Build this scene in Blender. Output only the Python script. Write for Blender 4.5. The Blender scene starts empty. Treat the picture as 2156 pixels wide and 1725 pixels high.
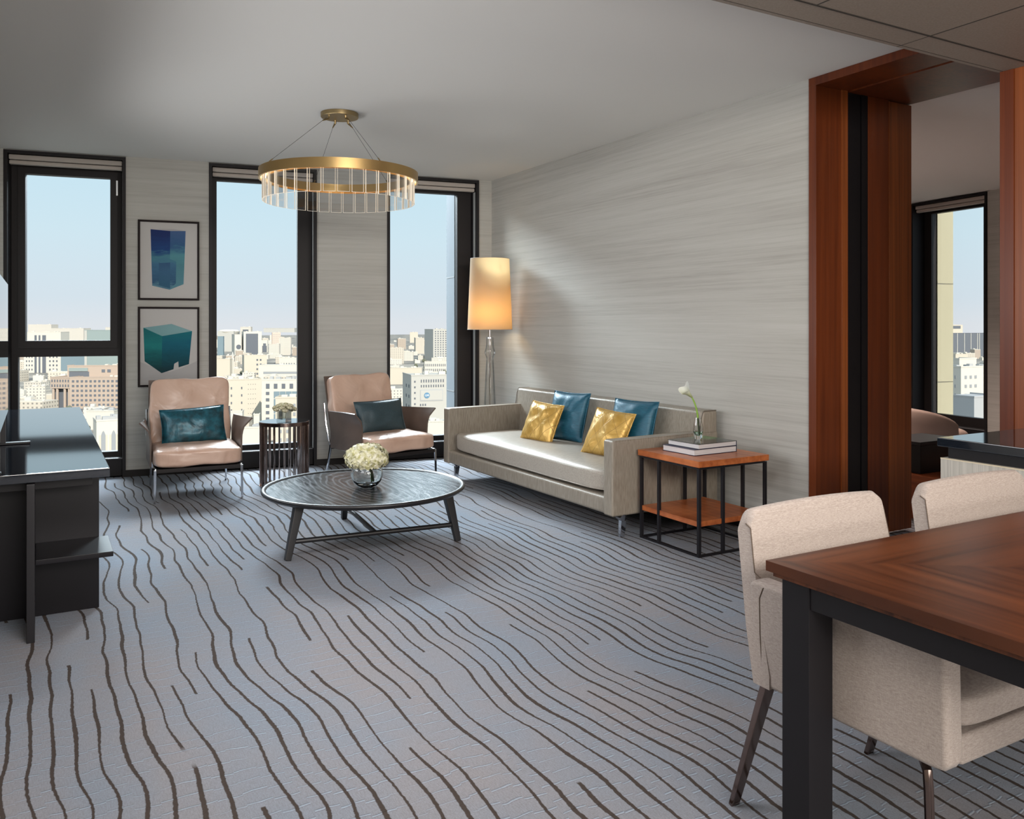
import bpy, bmesh, math, random
from mathutils import Vector, Matrix, noise
R = math.radians
C = bpy.context.scene.collection
sc = bpy.context.scene
random.seed(3)

SKY_STR = 2.9; SUN_P = 5.2; DIN_P = 190.0; ENT_P = 0.0; UP_P = 80.0; BED_P = 110.0; LW_P = 0; LH_P = 52; SKW_P = 7000; DL_P = 42; LAMP_P = 2.2   # light strengths

# ------------------------------------------------------------------ camera
YAW = -29.43
cd = bpy.data.cameras.new('camera'); cam = bpy.data.objects.new('camera', cd); C.objects.link(cam)
cam.location = (0, 0, 1.30); cam.rotation_euler = (R(90), 0, R(YAW))
cd.sensor_fit = 'HORIZONTAL'; cd.sensor_width = 36.0
cd.lens = 1764.0 / 2156.0 * 36.0
cd.shift_y = -(862.5 - 685.4) / 2156.0
cd.clip_start = 0.05; cd.clip_end = 9000
sc.camera = cam

# ------------------------------------------------------------------ view
sc.view_settings.view_transform = 'Standard'; sc.view_settings.look = 'None'
sc.view_settings.gamma = 1.0; sc.view_settings.use_curve_mapping = False
sc.view_settings.exposure = 0.0
sc.cycles.max_bounces = 8; sc.cycles.diffuse_bounces = 4; sc.cycles.transparent_max_bounces = 24
sc.cycles.transmission_bounces = 8; sc.cycles.glossy_bounces = 4
sc.cycles.sample_clamp_indirect = 4.0
sc.cycles.caustics_reflective = False; sc.cycles.caustics_refractive = False

# ------------------------------------------------------------------ sky
w = bpy.data.worlds.new('sky'); sc.world = w; w.use_nodes = True
nt = w.node_tree; nt.nodes.clear()
tc = nt.nodes.new('ShaderNodeTexCoord'); sx = nt.nodes.new('ShaderNodeSeparateXYZ')
rp = nt.nodes.new('ShaderNodeValToRGB'); bg = nt.nodes.new('ShaderNodeBackground'); wo = nt.nodes.new('ShaderNodeOutputWorld')
nt.links.new(tc.outputs['Generated'], sx.inputs[0]); nt.links.new(sx.outputs['Z'], rp.inputs[0])
nt.links.new(rp.outputs[0], bg.inputs[0]); nt.links.new(bg.outputs[0], wo.inputs[0])
bg.inputs[1].default_value = SKY_STR
e = rp.color_ramp.elements
e[0].position = 0.0; e[0].color = (.265, .275, .29, 1)
e[1].position = 1.0; e[1].color = (.24, .32, .40, 1)
for p, c in ((.03, (.24, .27, .295, 1)), (.10, (.225, .28, .31, 1)), (.19, (.20, .275, .315, 1)), (.30, (.26, .33, .38, 1))):
    n = e.new(p); n.color = c

# ------------------------------------------------------------------ sun
def light(name, kind, loc, power, col=(1, 1, 1), **k):
    d = bpy.data.lights.new(name, kind); d.energy = power; d.color = col
    for a, b in k.items():
        if a != 'aim': setattr(d, a, b)
    o = bpy.data.objects.new(name, d); C.objects.link(o); o.location = loc
    if 'aim' in k: o.rotation_euler = (Vector(k['aim']) - Vector(loc)).to_track_quat('-Z', 'Y').to_euler()
    return o
light('sun', 'SUN', (0, -50, 60), SUN_P, (1.0, .94, .85), angle=.01, aim=(.073 * 10, -50 + 9.97, 60 - 6.2))
# added fill lamps, all out of view, to brighten the rooms
light('front_fill_light', 'AREA', (1.2, -1.6, 2.35), DIN_P, (1.0, .94, .86), shape='RECTANGLE', size=3.2, size_y=1.2, spread=R(135), aim=(2.6, 4.0, .7))  # unseen fill behind the camera, aimed past the dining chairs
light('entry_fill_light', 'AREA', (2.9, -2.6, 2.2), ENT_P, (1.0, .95, .9), shape='RECTANGLE', size=1.6, size_y=1.2, aim=(.6, 5.0, .8))  # spare added fill behind the camera, switched off
light('upward_fill_light', 'AREA', (1.7, -2.2, .75), UP_P, (1.0, .96, .90), shape='RECTANGLE', size=3.4, size_y=.9, aim=(1.9, 5.0, 2.75))  # low unseen fill thrown upward to brighten the ceiling
light('left_fill_light', 'AREA', (-.30, .5, 1.35), LW_P, (.88, .95, 1.0), shape='RECTANGLE', size=3.4, size_y=1.9, aim=(4, .5, 1.35))  # added fill panel at the left wall, switched off
light('side_fill_light', 'AREA', (-.30, 4.4, 1.45), LH_P, (.97, .98, 1.0), shape='RECTANGLE', size=3.9, size_y=.8, spread=R(128), aim=(4, 4.4, 1.40))  # added fill along the left wall for the right wall and ceiling
light('outside_fill_light', 'AREA', (2.9, 14.2, 6.3), SKW_P, (.80, .92, 1.0), shape='RECTANGLE', size=7.5, size_y=2.6, aim=(1.7, 6.2, .9))  # added lamp outside, boosting the daylight through the windows
light('carpet_fill_light', 'AREA', (.75, 1.85, 2.46), DL_P, (.97, .97, 1.0), shape='RECTANGLE', size=1.3, size_y=.6, spread=R(125), aim=(.9, 3.6, 0))  # added fill under the soffit to brighten the near carpet
light('bedroom_fill_light', 'AREA', (6.0, 5.6, 2.6), BED_P, (1.0, .80, .70), shape='RECTANGLE', size=1.6, size_y=1.6, spread=R(125), aim=(6.0, 5.6, 0))  # added fill inside the bedroom, out of view
# ------------------------------------------------------------------ node helpers
class M:
    def __init__(s, name, col=(.8, .8, .8), rough=.5, metal=0.0, spec=.5, **k):
        s.m = bpy.data.materials.new(name); s.m.use_nodes = True
        s.t = s.m.node_tree; s.b = s.t.nodes['Principled BSDF']
        s.b.inputs['Base Color'].default_value = (*col, 1); s.b.inputs['Roughness'].default_value = rough
        s.b.inputs['Metallic'].default_value = metal; s.b.inputs['Specular IOR Level'].default_value = spec
        for a, v in k.items(): s.b.inputs[a].default_value = v
        s._c = None
    def n(s, typ, **k):
        x = s.t.nodes.new(typ)
        for a, v in k.items(): setattr(x, a, v)
        return x
    def L(s, a, b): s.t.links.new(a, b)
    def co(s):
        if s._c is None: s._c = s.n('ShaderNodeTexCoord').outputs['Object']
        return s._c
    def mp(s, sc=(1, 1, 1), rot=(0, 0, 0), src=None):
        x = s.n('ShaderNodeMapping'); x.inputs['Scale'].default_value = sc; x.inputs['Rotation'].default_value = rot
        s.L(src or s.co(), x.inputs[0]); return x.outputs[0]
    def noise(s, vec, scale=1, detail=3, rough=.5, dist=0):
        x = s.n('ShaderNodeTexNoise'); x.inputs['Scale'].default_value = scale; x.inputs['Detail'].default_value = detail
        x.inputs['Roughness'].default_value = rough; x.inputs['Distortion'].default_value = dist
        s.L(vec, x.inputs['Vector']); return x.outputs[0]
    def ma(s, op, a, b=0.0, c=None, clamp=False):
        x = s.n('ShaderNodeMath', operation=op, use_clamp=clamp)
        for i, v in enumerate((a, b) if c is None else (a, b, c)):
            if isinstance(v, (int, float)): x.inputs[i].default_value = v
            else: s.L(v, x.inputs[i])
        return x.outputs[0]
    def rng(s, v, a, b, lo=0.0, hi=1.0):
        x = s.n('ShaderNodeMapRange'); s.L(v, x.inputs[0])
        for i, q in enumerate((a, b, lo, hi)): x.inputs[i + 1].default_value = q
        return x.outputs[0]
    def ramp(s, v, *st):
        x = s.n('ShaderNodeValToRGB'); s.L(v, x.inputs[0]); e = x.color_ramp.elements
        while len(e) < len(st): e.new(.5)
        for i, (p, c) in enumerate(st): e[i].position = p; e[i].color = (*c, 1)
        return x.outputs[0]
    def mix(s, f, a, b):
        x = s.n('ShaderNodeMix', data_type='RGBA')
        for i, v in ((0, f), (6, a), (7, b)):
            if isinstance(v, (int, float)): x.inputs[i].default_value = v
            elif isinstance(v, tuple): x.inputs[i].default_value = (*v, 1)
            else: s.L(v, x.inputs[i])
        return x.outputs[2]
    def xyz(s, v=None):
        x = s.n('ShaderNodeSeparateXYZ'); s.L(v or s.co(), x.inputs[0]); return x.outputs
    def vec(s, a, b, c=0.0):
        x = s.n('ShaderNodeCombineXYZ')
        for i, v in enumerate((a, b, c)):
            if isinstance(v, (int, float)): x.inputs[i].default_value = v
            else: s.L(v, x.inputs[i])
        return x.outputs[0]
    def col(s, v): s.L(v, s.b.inputs['Base Color']); return s
    def ro(s, v): s.L(v, s.b.inputs['Roughness']); return s
    def bump(s, h, st=.3, d=.01):
        x = s.n('ShaderNodeBump'); x.inputs['Strength'].default_value = st; x.inputs['Distance'].default_value = d
        s.L(h, x.inputs['Height']); s.L(x.outputs[0], s.b.inputs['Normal']); return s
MT = {}
def simple(name, *a, **k): MT[name] = M(name, *a, **k).m
def streak(name, c1, c2, sc, rough=.7, spec=.3, lo=.35, hi=.65, bst=.15, bd=.002, sc2=None, **k):
    m = M(name, c1, rough, 0, spec, **k)
    a = m.noise(m.mp(sc), 1, 5, .6)
    if sc2: a = m.ma('MULTIPLY_ADD', m.noise(m.mp(sc2), 1, 3, .6), .5, m.ma('MULTIPLY', a, .5))
    m.col(m.ramp(a, (lo, c1), (hi, c2)))
    if bst: m.bump(a, bst, bd)
    MT[name] = m.m; return m

# wall covering: fine horizontal grain
m = M('wall_covering', (.4, .38, .35), .75, 0, .25)
a = m.noise(m.mp((.5, .5, 38)), 1, 4, .65); b = m.noise(m.mp((5, 5, 260)), 1, 2, .5); g = m.noise(m.mp((.35, .35, 5.5)), 1, 3, .55)
v = m.ma('ADD', m.ma('ADD', m.ma('MULTIPLY', a, .45), m.ma('MULTIPLY', g, .35)), m.ma('MULTIPLY', b, .2))
m.col(m.ramp(v, (.34, (.345, .328, .298)), (.5, (.432, .418, .385)), (.66, (.48, .468, .436)))); m.bump(b, .12, .002)
MT['wall_covering'] = m.m
simple('ceiling_paint', (.70, .685, .655), .9, spec=.1)
m = M('soffit_panel', (.25, .21, .17), .55, 0, .3)
b = m.noise(m.mp((120, 120, 120)), 1, 2); m.col(m.ramp(b, (.35, (.215, .18, .15)), (.65, (.25, .212, .178)))); MT['soffit_panel'] = m.m
simple('soffit_gap', (.03, .025, .02), .8)
streak('door_wood', (.055, .010, .003), (.165, .036, .008), (34, 34, .7), .36, .35, .3, .7, .05, .001, (4, 4, .5))
streak('door_wood_bright', (.13, .030, .006), (.27, .072, .016), (60, 60, .6), .38, .4, .3, .7, .03)
streak('side_table_wood', (.22, .048, .012), (.50, .155, .048), (26, 1.2, 26), .33, .5, .38, .62, .03, .001, (.5, 6, 6))
streak('bench_wood', (.24, .06, .02), (.36, .1, .03), (26, 1.2, 26), .4)
for nm, s_ in (('table_veneer_long', (.9, 38, 1)), ('table_veneer_cross', (38, .9, 1))):
    streak(nm, (.032, .009, .004), (.150, .047, .018), s_, .30, .4, .38, .62, 0, .0005, tuple(q / 5 for q in s_))
simple('black_lacquer', (.006, .005, .006), .45, spec=.25)
simple('black_metal', (.009, .008, .010), .45, spec=.3)
simple('console_black', (.006, .005, .007), .38, spec=.25)
m = M('black_granite', (.008, .010, .014), .06, 0, .9)
b = m.noise(m.mp((420, 420, 420)), 1, 2); m.col(m.ramp(b, (.5, (.006, .008, .012)), (.75, (.03, .04, .055)))); m.b.inputs['IOR'].default_value = 1.8; MT['black_granite'] = m.m
# dark oak of the coffee table: cathedral grain
m = M('dark_oak', (.02, .02, .022), .3, 0, .55)
x, y, z = m.xyz()
wv = m.n('ShaderNodeTexWave', wave_type='RINGS', rings_direction='Z'); wv.inputs['Scale'].default_value = 5.5; wv.inputs['Distortion'].default_value = 9
wv.inputs['Detail'].default_value = 2.5; wv.inputs['Detail Scale'].default_value = .8; m.L(m.mp((1.6, .55, 1)), wv.inputs['Vector'])
g = m.ramp(wv.outputs['Color'], (.0, (1, 1, 1)), (.12, (.8, .8, .8)), (.30, (0, 0, 0)))
m.b.inputs['Specular IOR Level'].default_value = .24; m.col(m.mix(g, (.009, .008, .009), (.085, .09, .10))); m.ro(m.rng(m.noise(m.mp((60, 8, 8)), 1, 3), .3, .7, .17, .27))
MT['dark_oak'] = m.m
simple('dark_oak_plain', (.012, .011, .012), .38, spec=.5)
simple('frame_bronze', (.017, .014, .014), .5, spec=.22)
simple('frame_dark', (.012, .010, .011), .5, spec=.22)
simple('aluminium', (.55, .57, .58), .35, 1.0)
simple('rail_grey', (.42, .43, .42), .35)
simple('ledge', (.10, .10, .105), .25, spec=.6)
simple('blind_fabric', (.42, .37, .33), .85)
simple('chrome', (.62, .63, .66), .08, 1.0)
simple('dark_chrome', (.24, .18, .16), .16, 1.0)
simple('rose_chrome', (.50, .43, .40), .14, 1.0)
simple('brass', (.60, .40, .17), .30, 1.0)
simple('brass_dark', (.36, .27, .14), .36, 1.0)
simple('cable', (.10, .10, .10), .5, .8)
simple('mirror_top', (.42, .47, .52), .05, 1.0)
simple('screen', (.004, .004, .005), .02, 0, 1.0)
def pane(name, tint, gloss=.0, fs=1.0):
    m = M(name); nt = m.t; out = [n for n in nt.nodes if n.type == 'OUTPUT_MATERIAL'][0]; nt.nodes.remove(m.b)
    tr = m.n('ShaderNodeBsdfTransparent'); tr.inputs[0].default_value = (*tint, 1)
    gl = m.n('ShaderNodeBsdfGlossy'); gl.inputs['Roughness'].default_value = .01
    fr = m.n('ShaderNodeFresnel'); fr.inputs[0].default_value = 1.45
    mx = m.n('ShaderNodeMixShader'); m.L(m.ma('MULTIPLY_ADD', fr.outputs[0], fs, gloss, clamp=True), mx.inputs[0])
    m.L(tr.outputs[0], mx.inputs[1]); m.L(gl.outputs[0], mx.inputs[2]); m.L(mx.outputs[0], out.inputs[0]); MT[name] = m.m
pane('window_glass', (.98, .99, .99), -.012, .35)
pane('crystal', (.94, .95, .96), .04, .35)
pane('vase_clear', (.92, .95, .95), .10, .8)
pane('lamp_glass', (.93, .94, .94), .0, .8)
simple('crystal_edge_glint', (.85, .78, .68), .15, spec=1.0, **{'Emission Color': (1, .8, .55, 1), 'Emission Strength': .18})  # plate edges glow faintly to imitate light caught in the crystal
simple('led_strip', (1, .9, .75), .5, **{'Emission Color': (1, .80, .52, 1), 'Emission Strength': 5.0})
simple('vase_glass', (.96, .98, .98), .0, spec=.5, **{'Transmission Weight': 1.0, 'IOR': 1.45})
simple('water', (.97, .99, .98), .0, spec=.5, **{'Transmission Weight': 1.0, 'IOR': 1.33})
# leathers
def leather(name, c1, c2, rough, bst=.35, ws=6):
    m = M(name, c1, rough, 0, .5)
    a = m.noise(m.mp((1, 1, 1)), ws, 3, .5, .7); b = m.noise(m.mp((1, 1, 1)), 260, 2, .5)
    m.col(m.ramp(a, (.3, c1), (.7, c2))); m.bump(m.ma('ADD', a, m.ma('MULTIPLY', b, .02)), bst, .03); MT[name] = m.m
leather('tan_leather', (.50, .325, .245), (.61, .425, .335), .31, .55, 5)
leather('shell_leather', (.085, .060, .048), (.115, .08, .064), .45, .03)
# satin fabrics
def satin(name, c1, c2, rough, sheen=.0, sc=(260, 260, 260), bst=.12, crumple=0, cs=7, metal=0.0, lo=.35, hi=.65):
    m = M(name, c1, rough, metal, .5)
    a = m.noise(m.mp(sc), 1, 3, .6)
    m.col(m.ramp(a, (lo, c1), (hi, c2)))
    h = a
    if crumple: h = m.ma('ADD', m.ma('MULTIPLY', a, .03), m.ma('MULTIPLY', m.noise(m.mp((1, 1, 1)), cs, 3, .5, 2.0), crumple))
    m.bump(h, bst, .01 if not crumple else .05)
    if sheen: m.b.inputs['Sheen Weight'].default_value = sheen
    MT[name] = m.m; return m
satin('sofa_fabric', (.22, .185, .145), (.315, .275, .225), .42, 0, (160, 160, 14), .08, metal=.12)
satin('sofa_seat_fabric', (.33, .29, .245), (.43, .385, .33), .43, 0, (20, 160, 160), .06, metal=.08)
satin('piping_fabric', (.12, .10, .08), (.16, .13, .10), .6)
satin('teal_silk', (.005, .060, .105), (.012, .11, .17), .45, 0, (20, 20, 300), .25, .5, 5, metal=.15)
satin('dark_teal_silk', (.006, .035, .048), (.012, .10, .14), .36, 0, (18, 18, 18), .25, .6, 4, metal=.25)
satin('slate_teal_silk', (.022, .040, .050), (.03, .062, .078), .5, 0, (180, 180, 180), .2, .4, 4, metal=.1)
m = satin('gold_silk', (.50, .29, .06), (.66, .42, .12), .30, 0, (150, 150, 150), .5, .8, 6, metal=.55)
# quilting lines on the gold silk
mm = M('gold_quilted', (.55, .33, .08), .38, .35, .5)
x, y, z = mm.xyz()
def saw(v, s, o=0.0): return mm.ma('ABSOLUTE', mm.ma('SUBTRACT', mm.ma('FRACT', mm.ma('MULTIPLY_ADD', v, s, o)), .5))
l1 = saw(mm.ma('MULTIPLY_ADD', x, 1.35, z), 7.5, .3); l2 = saw(mm.ma('MULTIPLY_ADD', x, -1.35, z), 7.5, .1)
ln = mm.ma('MINIMUM', l1, l2); lm = mm.rng(ln, 0.0, .025, 1, 0)
cr = mm.noise(mm.mp((1, 1, 1)), 6, 3, .5, 2.0)
mm.col(mm.mix(lm, mm.ramp(cr, (.3, (.48, .28, .055)), (.7, (.68, .44, .13))), (.22, .12, .03)))
mm.bump(mm.ma('SUBTRACT', mm.ma('MULTIPLY', cr, .9), mm.ma('MULTIPLY', lm, .12)), .22, .05); MT['gold_quilted'] = mm.m
def weave(name, c1, c2, sx_=520):
    m = M(name, c1, .85, 0, .2)
    a = m.noise(m.mp((sx_ * .10, sx_ * .10, sx_)), 1, 2); b = m.noise(m.mp((sx_, sx_, sx_ * .2)), 1, 2)
    c = m.ma('ADD', m.ma('MULTIPLY', a, .6), m.ma('MULTIPLY', b, .4))
    m.col(m.ramp(c, (.36, c1), (.62, c2))); m.bump(c, .25, .002); m.b.inputs['Sheen Weight'].default_value = .15; MT[name] = m.m
weave('linen', (.30, .25, .222), (.45, .388, .352), 900)
simple('seam_thread', (.10, .07, .05), .8)
simple('bedroom_upholstery', (.36, .27, .23), .7)
# lamp shade
m = M('shade_cloth', (.85, .78, .66), .8)
nt_ = m.t; out = [n for n in nt_.nodes if n.type == 'OUTPUT_MATERIAL'][0]
tl = m.n('ShaderNodeBsdfTranslucent'); tl.inputs[0].default_value = (.60, .41, .19, 1)
df = m.n('ShaderNodeBsdfDiffuse'); df.inputs[0].default_value = (.50, .44, .36, 1)
mx = m.n('ShaderNodeMixShader'); mx.inputs[0].default_value = .5; m.L(df.outputs[0], mx.inputs[1]); m.L(tl.outputs[0], mx.inputs[2]); m.L(mx.outputs[0], out.inputs[0]); MT['shade_cloth'] = m.m
simple('bulb', (1, .8, .5), .5, **{'Emission Color': (1, .62, .26, 1), 'Emission Strength': 30.0})
# flowers, books
m = M('petal_cream', (.70, .68, .42), .6); a = m.noise(m.mp((1, 1, 1)), 45, 3); m.col(m.ramp(a, (.3, (.40, .38, .13)), (.5, (.66, .63, .42)), (.72, (.82, .80, .68)))); MT['petal_cream'] = m.m
m = M('rose_cream', (.50, .46, .30), .7); a = m.noise(m.mp((1, 1, 1)), 60, 3); m.col(m.ramp(a, (.35, (.30, .28, .15)), (.55, (.56, .52, .38)), (.75, (.70, .66, .55)))); MT['rose_cream'] = m.m
simple('leaf_green', (.07, .16, .02), .5); simple('stem_green', (.20, .36, .04), .45); simple('dark_leaf', (.03, .06, .01), .6)
m = M('calla_white', (.86, .86, .80), .5); x, y, z = m.xyz(); m.col(m.ramp(m.rng(z, .25, .33), (0, (.45, .52, .12)), (.45, (.82, .82, .70)), (1, (.90, .90, .86)))); MT['calla_white'] = m.m
simple('book_navy', (.012, .014, .04), .35)
m = M('book_pages', (.60, .58, .58), .8); a = m.noise(m.mp((3, 3, 900)), 1, 2); m.col(m.ramp(a, (.3, (.42, .41, .43)), (.7, (.70, .68, .68)))); MT['book_pages'] = m.m
m = M('book_cover_photo', (.03, .04, .03), .15, 0, .6); x, y, z = m.xyz()
a = m.noise(m.mp((1, 1, 1)), 60, 4, .7); msk = m.ma('MULTIPLY', m.rng(x, -.02, .06), m.rng(y, -.04, .03)); g = m.ma('MULTIPLY', m.rng(a, .42, .5), msk)
sp = m.ma('MULTIPLY', m.rng(m.noise(m.mp((90, 140, 1)), 1, 1), .62, .66), m.rng(m.ma('ABSOLUTE', y), .02, .05, 1, 0))
m.col(m.mix(sp, m.mix(g, (.018, .022, .020), (.08, .26, .09)), (.35, .35, .35))); MT['book_cover_photo'] = m.m
# pictures
simple('picture_frame', (.012, .007, .007), .6, spec=.15)
simple('picture_paper', (.42, .40, .385), .5)
def art(name, stops, z0, z1):
    m = M(name, (.1, .3, .4), .6, 0, .15)
    x, y, z = m.xyz(); wvn = m.noise(m.mp((9, 9, 34)), 1, 3, .6, .6)
    v = m.ma('ADD', m.rng(z, z0, z1), m.ma('MULTIPLY_ADD', wvn, .34, -.17)); m.col(m.ramp(v, *stops)); MT[name] = m.m
art('art_blue_a', ((.0, (.10, .22, .28)), (.12, (.03, .09, .17)), (.42, (.05, .14, .24)), (.55, (.06, .19, .24)), (.66, (.012, .05, .17)), (.95, (.01, .025, .11))), -.24, .25)
art('art_blue_b', ((.0, (.09, .22, .27)), (.40, (.07, .20, .24)), (.58, (.08, .24, .28)), (.75, (.03, .09, .20)), (.98, (.05, .10, .22))), -.24, .25)
art('art_blue_c', ((.0, (.03, .10, .17)), (.5, (.04, .11, .20)), (1, (.03, .08, .17))), -.22, .02)
art('art_teal_a', ((.0, (.003, .03, .035)), (.35, (.005, .09, .10)), (.6, (.01, .17, .17)), (1, (.006, .12, .13))), -.21, .15)
art('art_teal_b', ((.0, (.003, .03, .04)), (.3, (.003, .06, .085)), (.7, (.004, .10, .15)), (1, (.006, .13, .16))), -.21, .13)
simple('art_teal_top', (.05, .20, .22), .35); simple('art_white_shade', (.33, .315, .31), .5)
simple('counter_front', (.42, .40, .36), .5)
streak('counter_laminate', (.36, .34, .305), (.50, .475, .43), (160, 160, 2), .45, .4)
simple('counter_edge', (.60, .52, .38), .5)
# carpet
m = M('carpet', (.3, .3, .3), .95, 0, .05)
x, y, z = m.xyz(); S = .067
big = m.noise(m.vec(m.ma('MULTIPLY', x, .55), m.ma('MULTIPLY', y, .85)), 1, 1.5, .5)
med = m.noise(m.vec(m.ma('MULTIPLY', x, 1.9), m.ma('MULTIPLY', y, 2.9)), 1, 1, .5)
fine = m.noise(m.vec(m.ma('MULTIPLY', x, 30), m.ma('MULTIPLY', y, 48)), 1, 2, .6)
xx = m.ma('ADD', x, m.ma('MULTIPLY_ADD', big, .32, -.16)); xx = m.ma('ADD', xx, m.ma('MULTIPLY_ADD', med, .050, -.025)); xx = m.ma('ADD', xx, m.ma('MULTIPLY_ADD', fine, .008, -.004))
cc = m.ma('DIVIDE', xx, S); idn = m.ma('FLOOR', cc); dist = m.ma('MULTIPLY', m.ma('ABSOLUTE', m.ma('SUBTRACT', m.ma('FRACT', cc), .5)), S)
wn_ = m.noise(m.vec(m.ma('MULTIPLY', idn, 17.3), m.ma('MULTIPLY', y, 2.2)), 1, 0)
wid = m.ma('MULTIPLY_ADD', wn_, .0080, .0010)
ln = m.rng(m.ma('SUBTRACT', dist, wid), -.0010, .0012, 1, 0)
seg = m.noise(m.vec(m.ma('MULTIPLY', idn, 31.7), m.ma('MULTIPLY', y, .62), m.ma('MULTIPLY', idn, 5.1)), 1, 0)
ln = m.ma('MULTIPLY', ln, m.rng(seg, .3550, .3565))
# cross ridges, with the shade beneath each painted as a dark line
yy = m.ma('ADD', y, m.ma('MULTIPLY_ADD', m.noise(m.vec(m.ma('MULTIPLY', x, 6), m.ma('MULTIPLY', y, 5)), 1, 2, .55), .05, -.025))
yy = m.ma('ADD', yy, m.ma('MULTIPLY_ADD', fine, .006, -.003))
hsh = m.ma('FRACT', m.ma('MULTIPLY', m.ma('SINE', m.ma('MULTIPLY', idn, 12.9)), 43.7)); yy = m.ma('ADD', yy, m.ma('MULTIPLY', hsh, .03)); cr = m.ma('DIVIDE', yy, .066); cd_ = m.ma('MULTIPLY', m.ma('ABSOLUTE', m.ma('SUBTRACT', m.ma('FRACT', cr), .5)), .066)
cid = m.ma('FLOOR', cr)
cs = m.noise(m.vec(m.ma('MULTIPLY', cid, 23.1), m.ma('MULTIPLY', x, 2.6)), 1, 1)
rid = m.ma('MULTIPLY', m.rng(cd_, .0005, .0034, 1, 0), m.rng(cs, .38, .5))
ridge_shade = m.ma('MULTIPLY', m.rng(m.ma('ABSOLUTE', m.ma('SUBTRACT', cd_, .0045)), 0.0, .002, 1, 0), m.rng(cs, .38, .5))
pile = m.ma('ADD', m.ma('MULTIPLY', m.noise(m.mp((210, 210, 1)), 1, 2, .7), .65), m.ma('MULTIPLY', m.noise(m.mp((330, 40, 1)), 1, 1, .5), .35)); blot = m.noise(m.mp((2.2, 1.1, 1)), 1, 3, .6)
base = m.mix(m.rng(blot, .35, .65), (.262, .250, .262), (.226, .255, .300))
base = m.mix(m.rng(pile, .38, .64, 0, .42), base, (.13, .118, .12))
base = m.mix(m.ma('MULTIPLY', rid, .6), base, (.36, .44, .53)); base = m.mix(m.ma('MULTIPLY', ridge_shade, .55), base, (.09, .09, .12))
m.col(m.mix(ln, base, m.mix(pile, (.036, .027, .023), (.080, .063, .054))))
m.bump(m.ma('ADD', m.ma('MULTIPLY', pile, .35), m.ma('SUBTRACT', m.ma('MULTIPLY', rid, .7), m.ma('MULTIPLY', ln, .9))), .5, .006); MT['carpet'] = m.m
# city
def city_mat(name, wall, win=None, sx_=.30, sz_=.30, ww=.55, hh=.5):
    m = M(name, wall, .9, 0, .1)
    if win:
        x, y, z = m.xyz(); u = m.ma('ADD', x, y)
        fx = m.ma('ABSOLUTE', m.ma('SUBTRACT', m.ma('FRACT', m.ma('MULTIPLY', u, sx_)), .5)); fz = m.ma('ABSOLUTE', m.ma('SUBTRACT', m.ma('FRACT', m.ma('MULTIPLY', z, sz_)), .5))
        msk = m.ma('MULTIPLY', m.ma('LESS_THAN', fx, ww / 2), m.ma('LESS_THAN', fz, hh / 2))
        nrm = m.n('ShaderNodeNewGeometry').outputs['Normal']; nz = m.xyz(nrm)[2]
        msk = m.ma('MULTIPLY', msk, m.ma('LESS_THAN', m.ma('ABSOLUTE', nz), .5)); m.col(m.mix(msk, wall, win))
    MT[name] = m.m
city_mat('city_white', (.60, .56, .49)); city_mat('city_white_win', (.60, .55, .48), (.27, .26, .25), .28, .30, .4, .4)
city_mat('city_cream', (.56, .50, .41)); city_mat('city_cream_win', (.56, .50, .42), (.26, .24, .21), .25, .28, .42, .42)
city_mat('city_tan', (.44, .35, .285)); city_mat('city_tan_win', (.46, .38, .31), (.20, .17, .15), .33, .30, .5, .45)
city_mat('city_grey', (.40, .40, .40)); city_mat('city_pink', (.66, .48, .40)); city_mat('city_bluegrey', (.47, .45, .41))
city_mat('city_dark', (.14, .15, .17)); city_mat('city_glass', (.20, .26, .29)); city_mat('city_teal_glass', (.27, .32, .31))
city_mat('city_window', (.14, .15, .17)); city_mat('city_window_pale', (.30, .31, .32))
m = M('city_ground', (.5, .45, .38), .95, 0, .05); a = m.noise(m.mp((1, 1, 1)), .012, 5, .65); m.col(m.ramp(a, (.38, (.14, .14, .135)), (.5, (.27, .25, .22)), (.62, (.40, .36, .31)))); MT['city_ground'] = m.m
m = M('tree_foliage', (.10, .11, .07), .95); a = m.noise(m.mp((1, 1, 1)), .8, 3); m.col(m.ramp(a, (.35, (.09, .10, .07)), (.65, (.20, .20, .14)))); MT['tree_foliage'] = m.m
simple('sign_blue', (.10, .22, .34), .6); simple('sign_white', (.8, .8, .8), .6)
city_mat('facade_stone_shaded', (.19, .205, .22)); city_mat('facade_stone_sunlit', (.42, .39, .28)); simple('facade_joint', (.2, .2, .2), .8)  # one stone in two tones: shade and sunlight put into the colour

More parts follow.
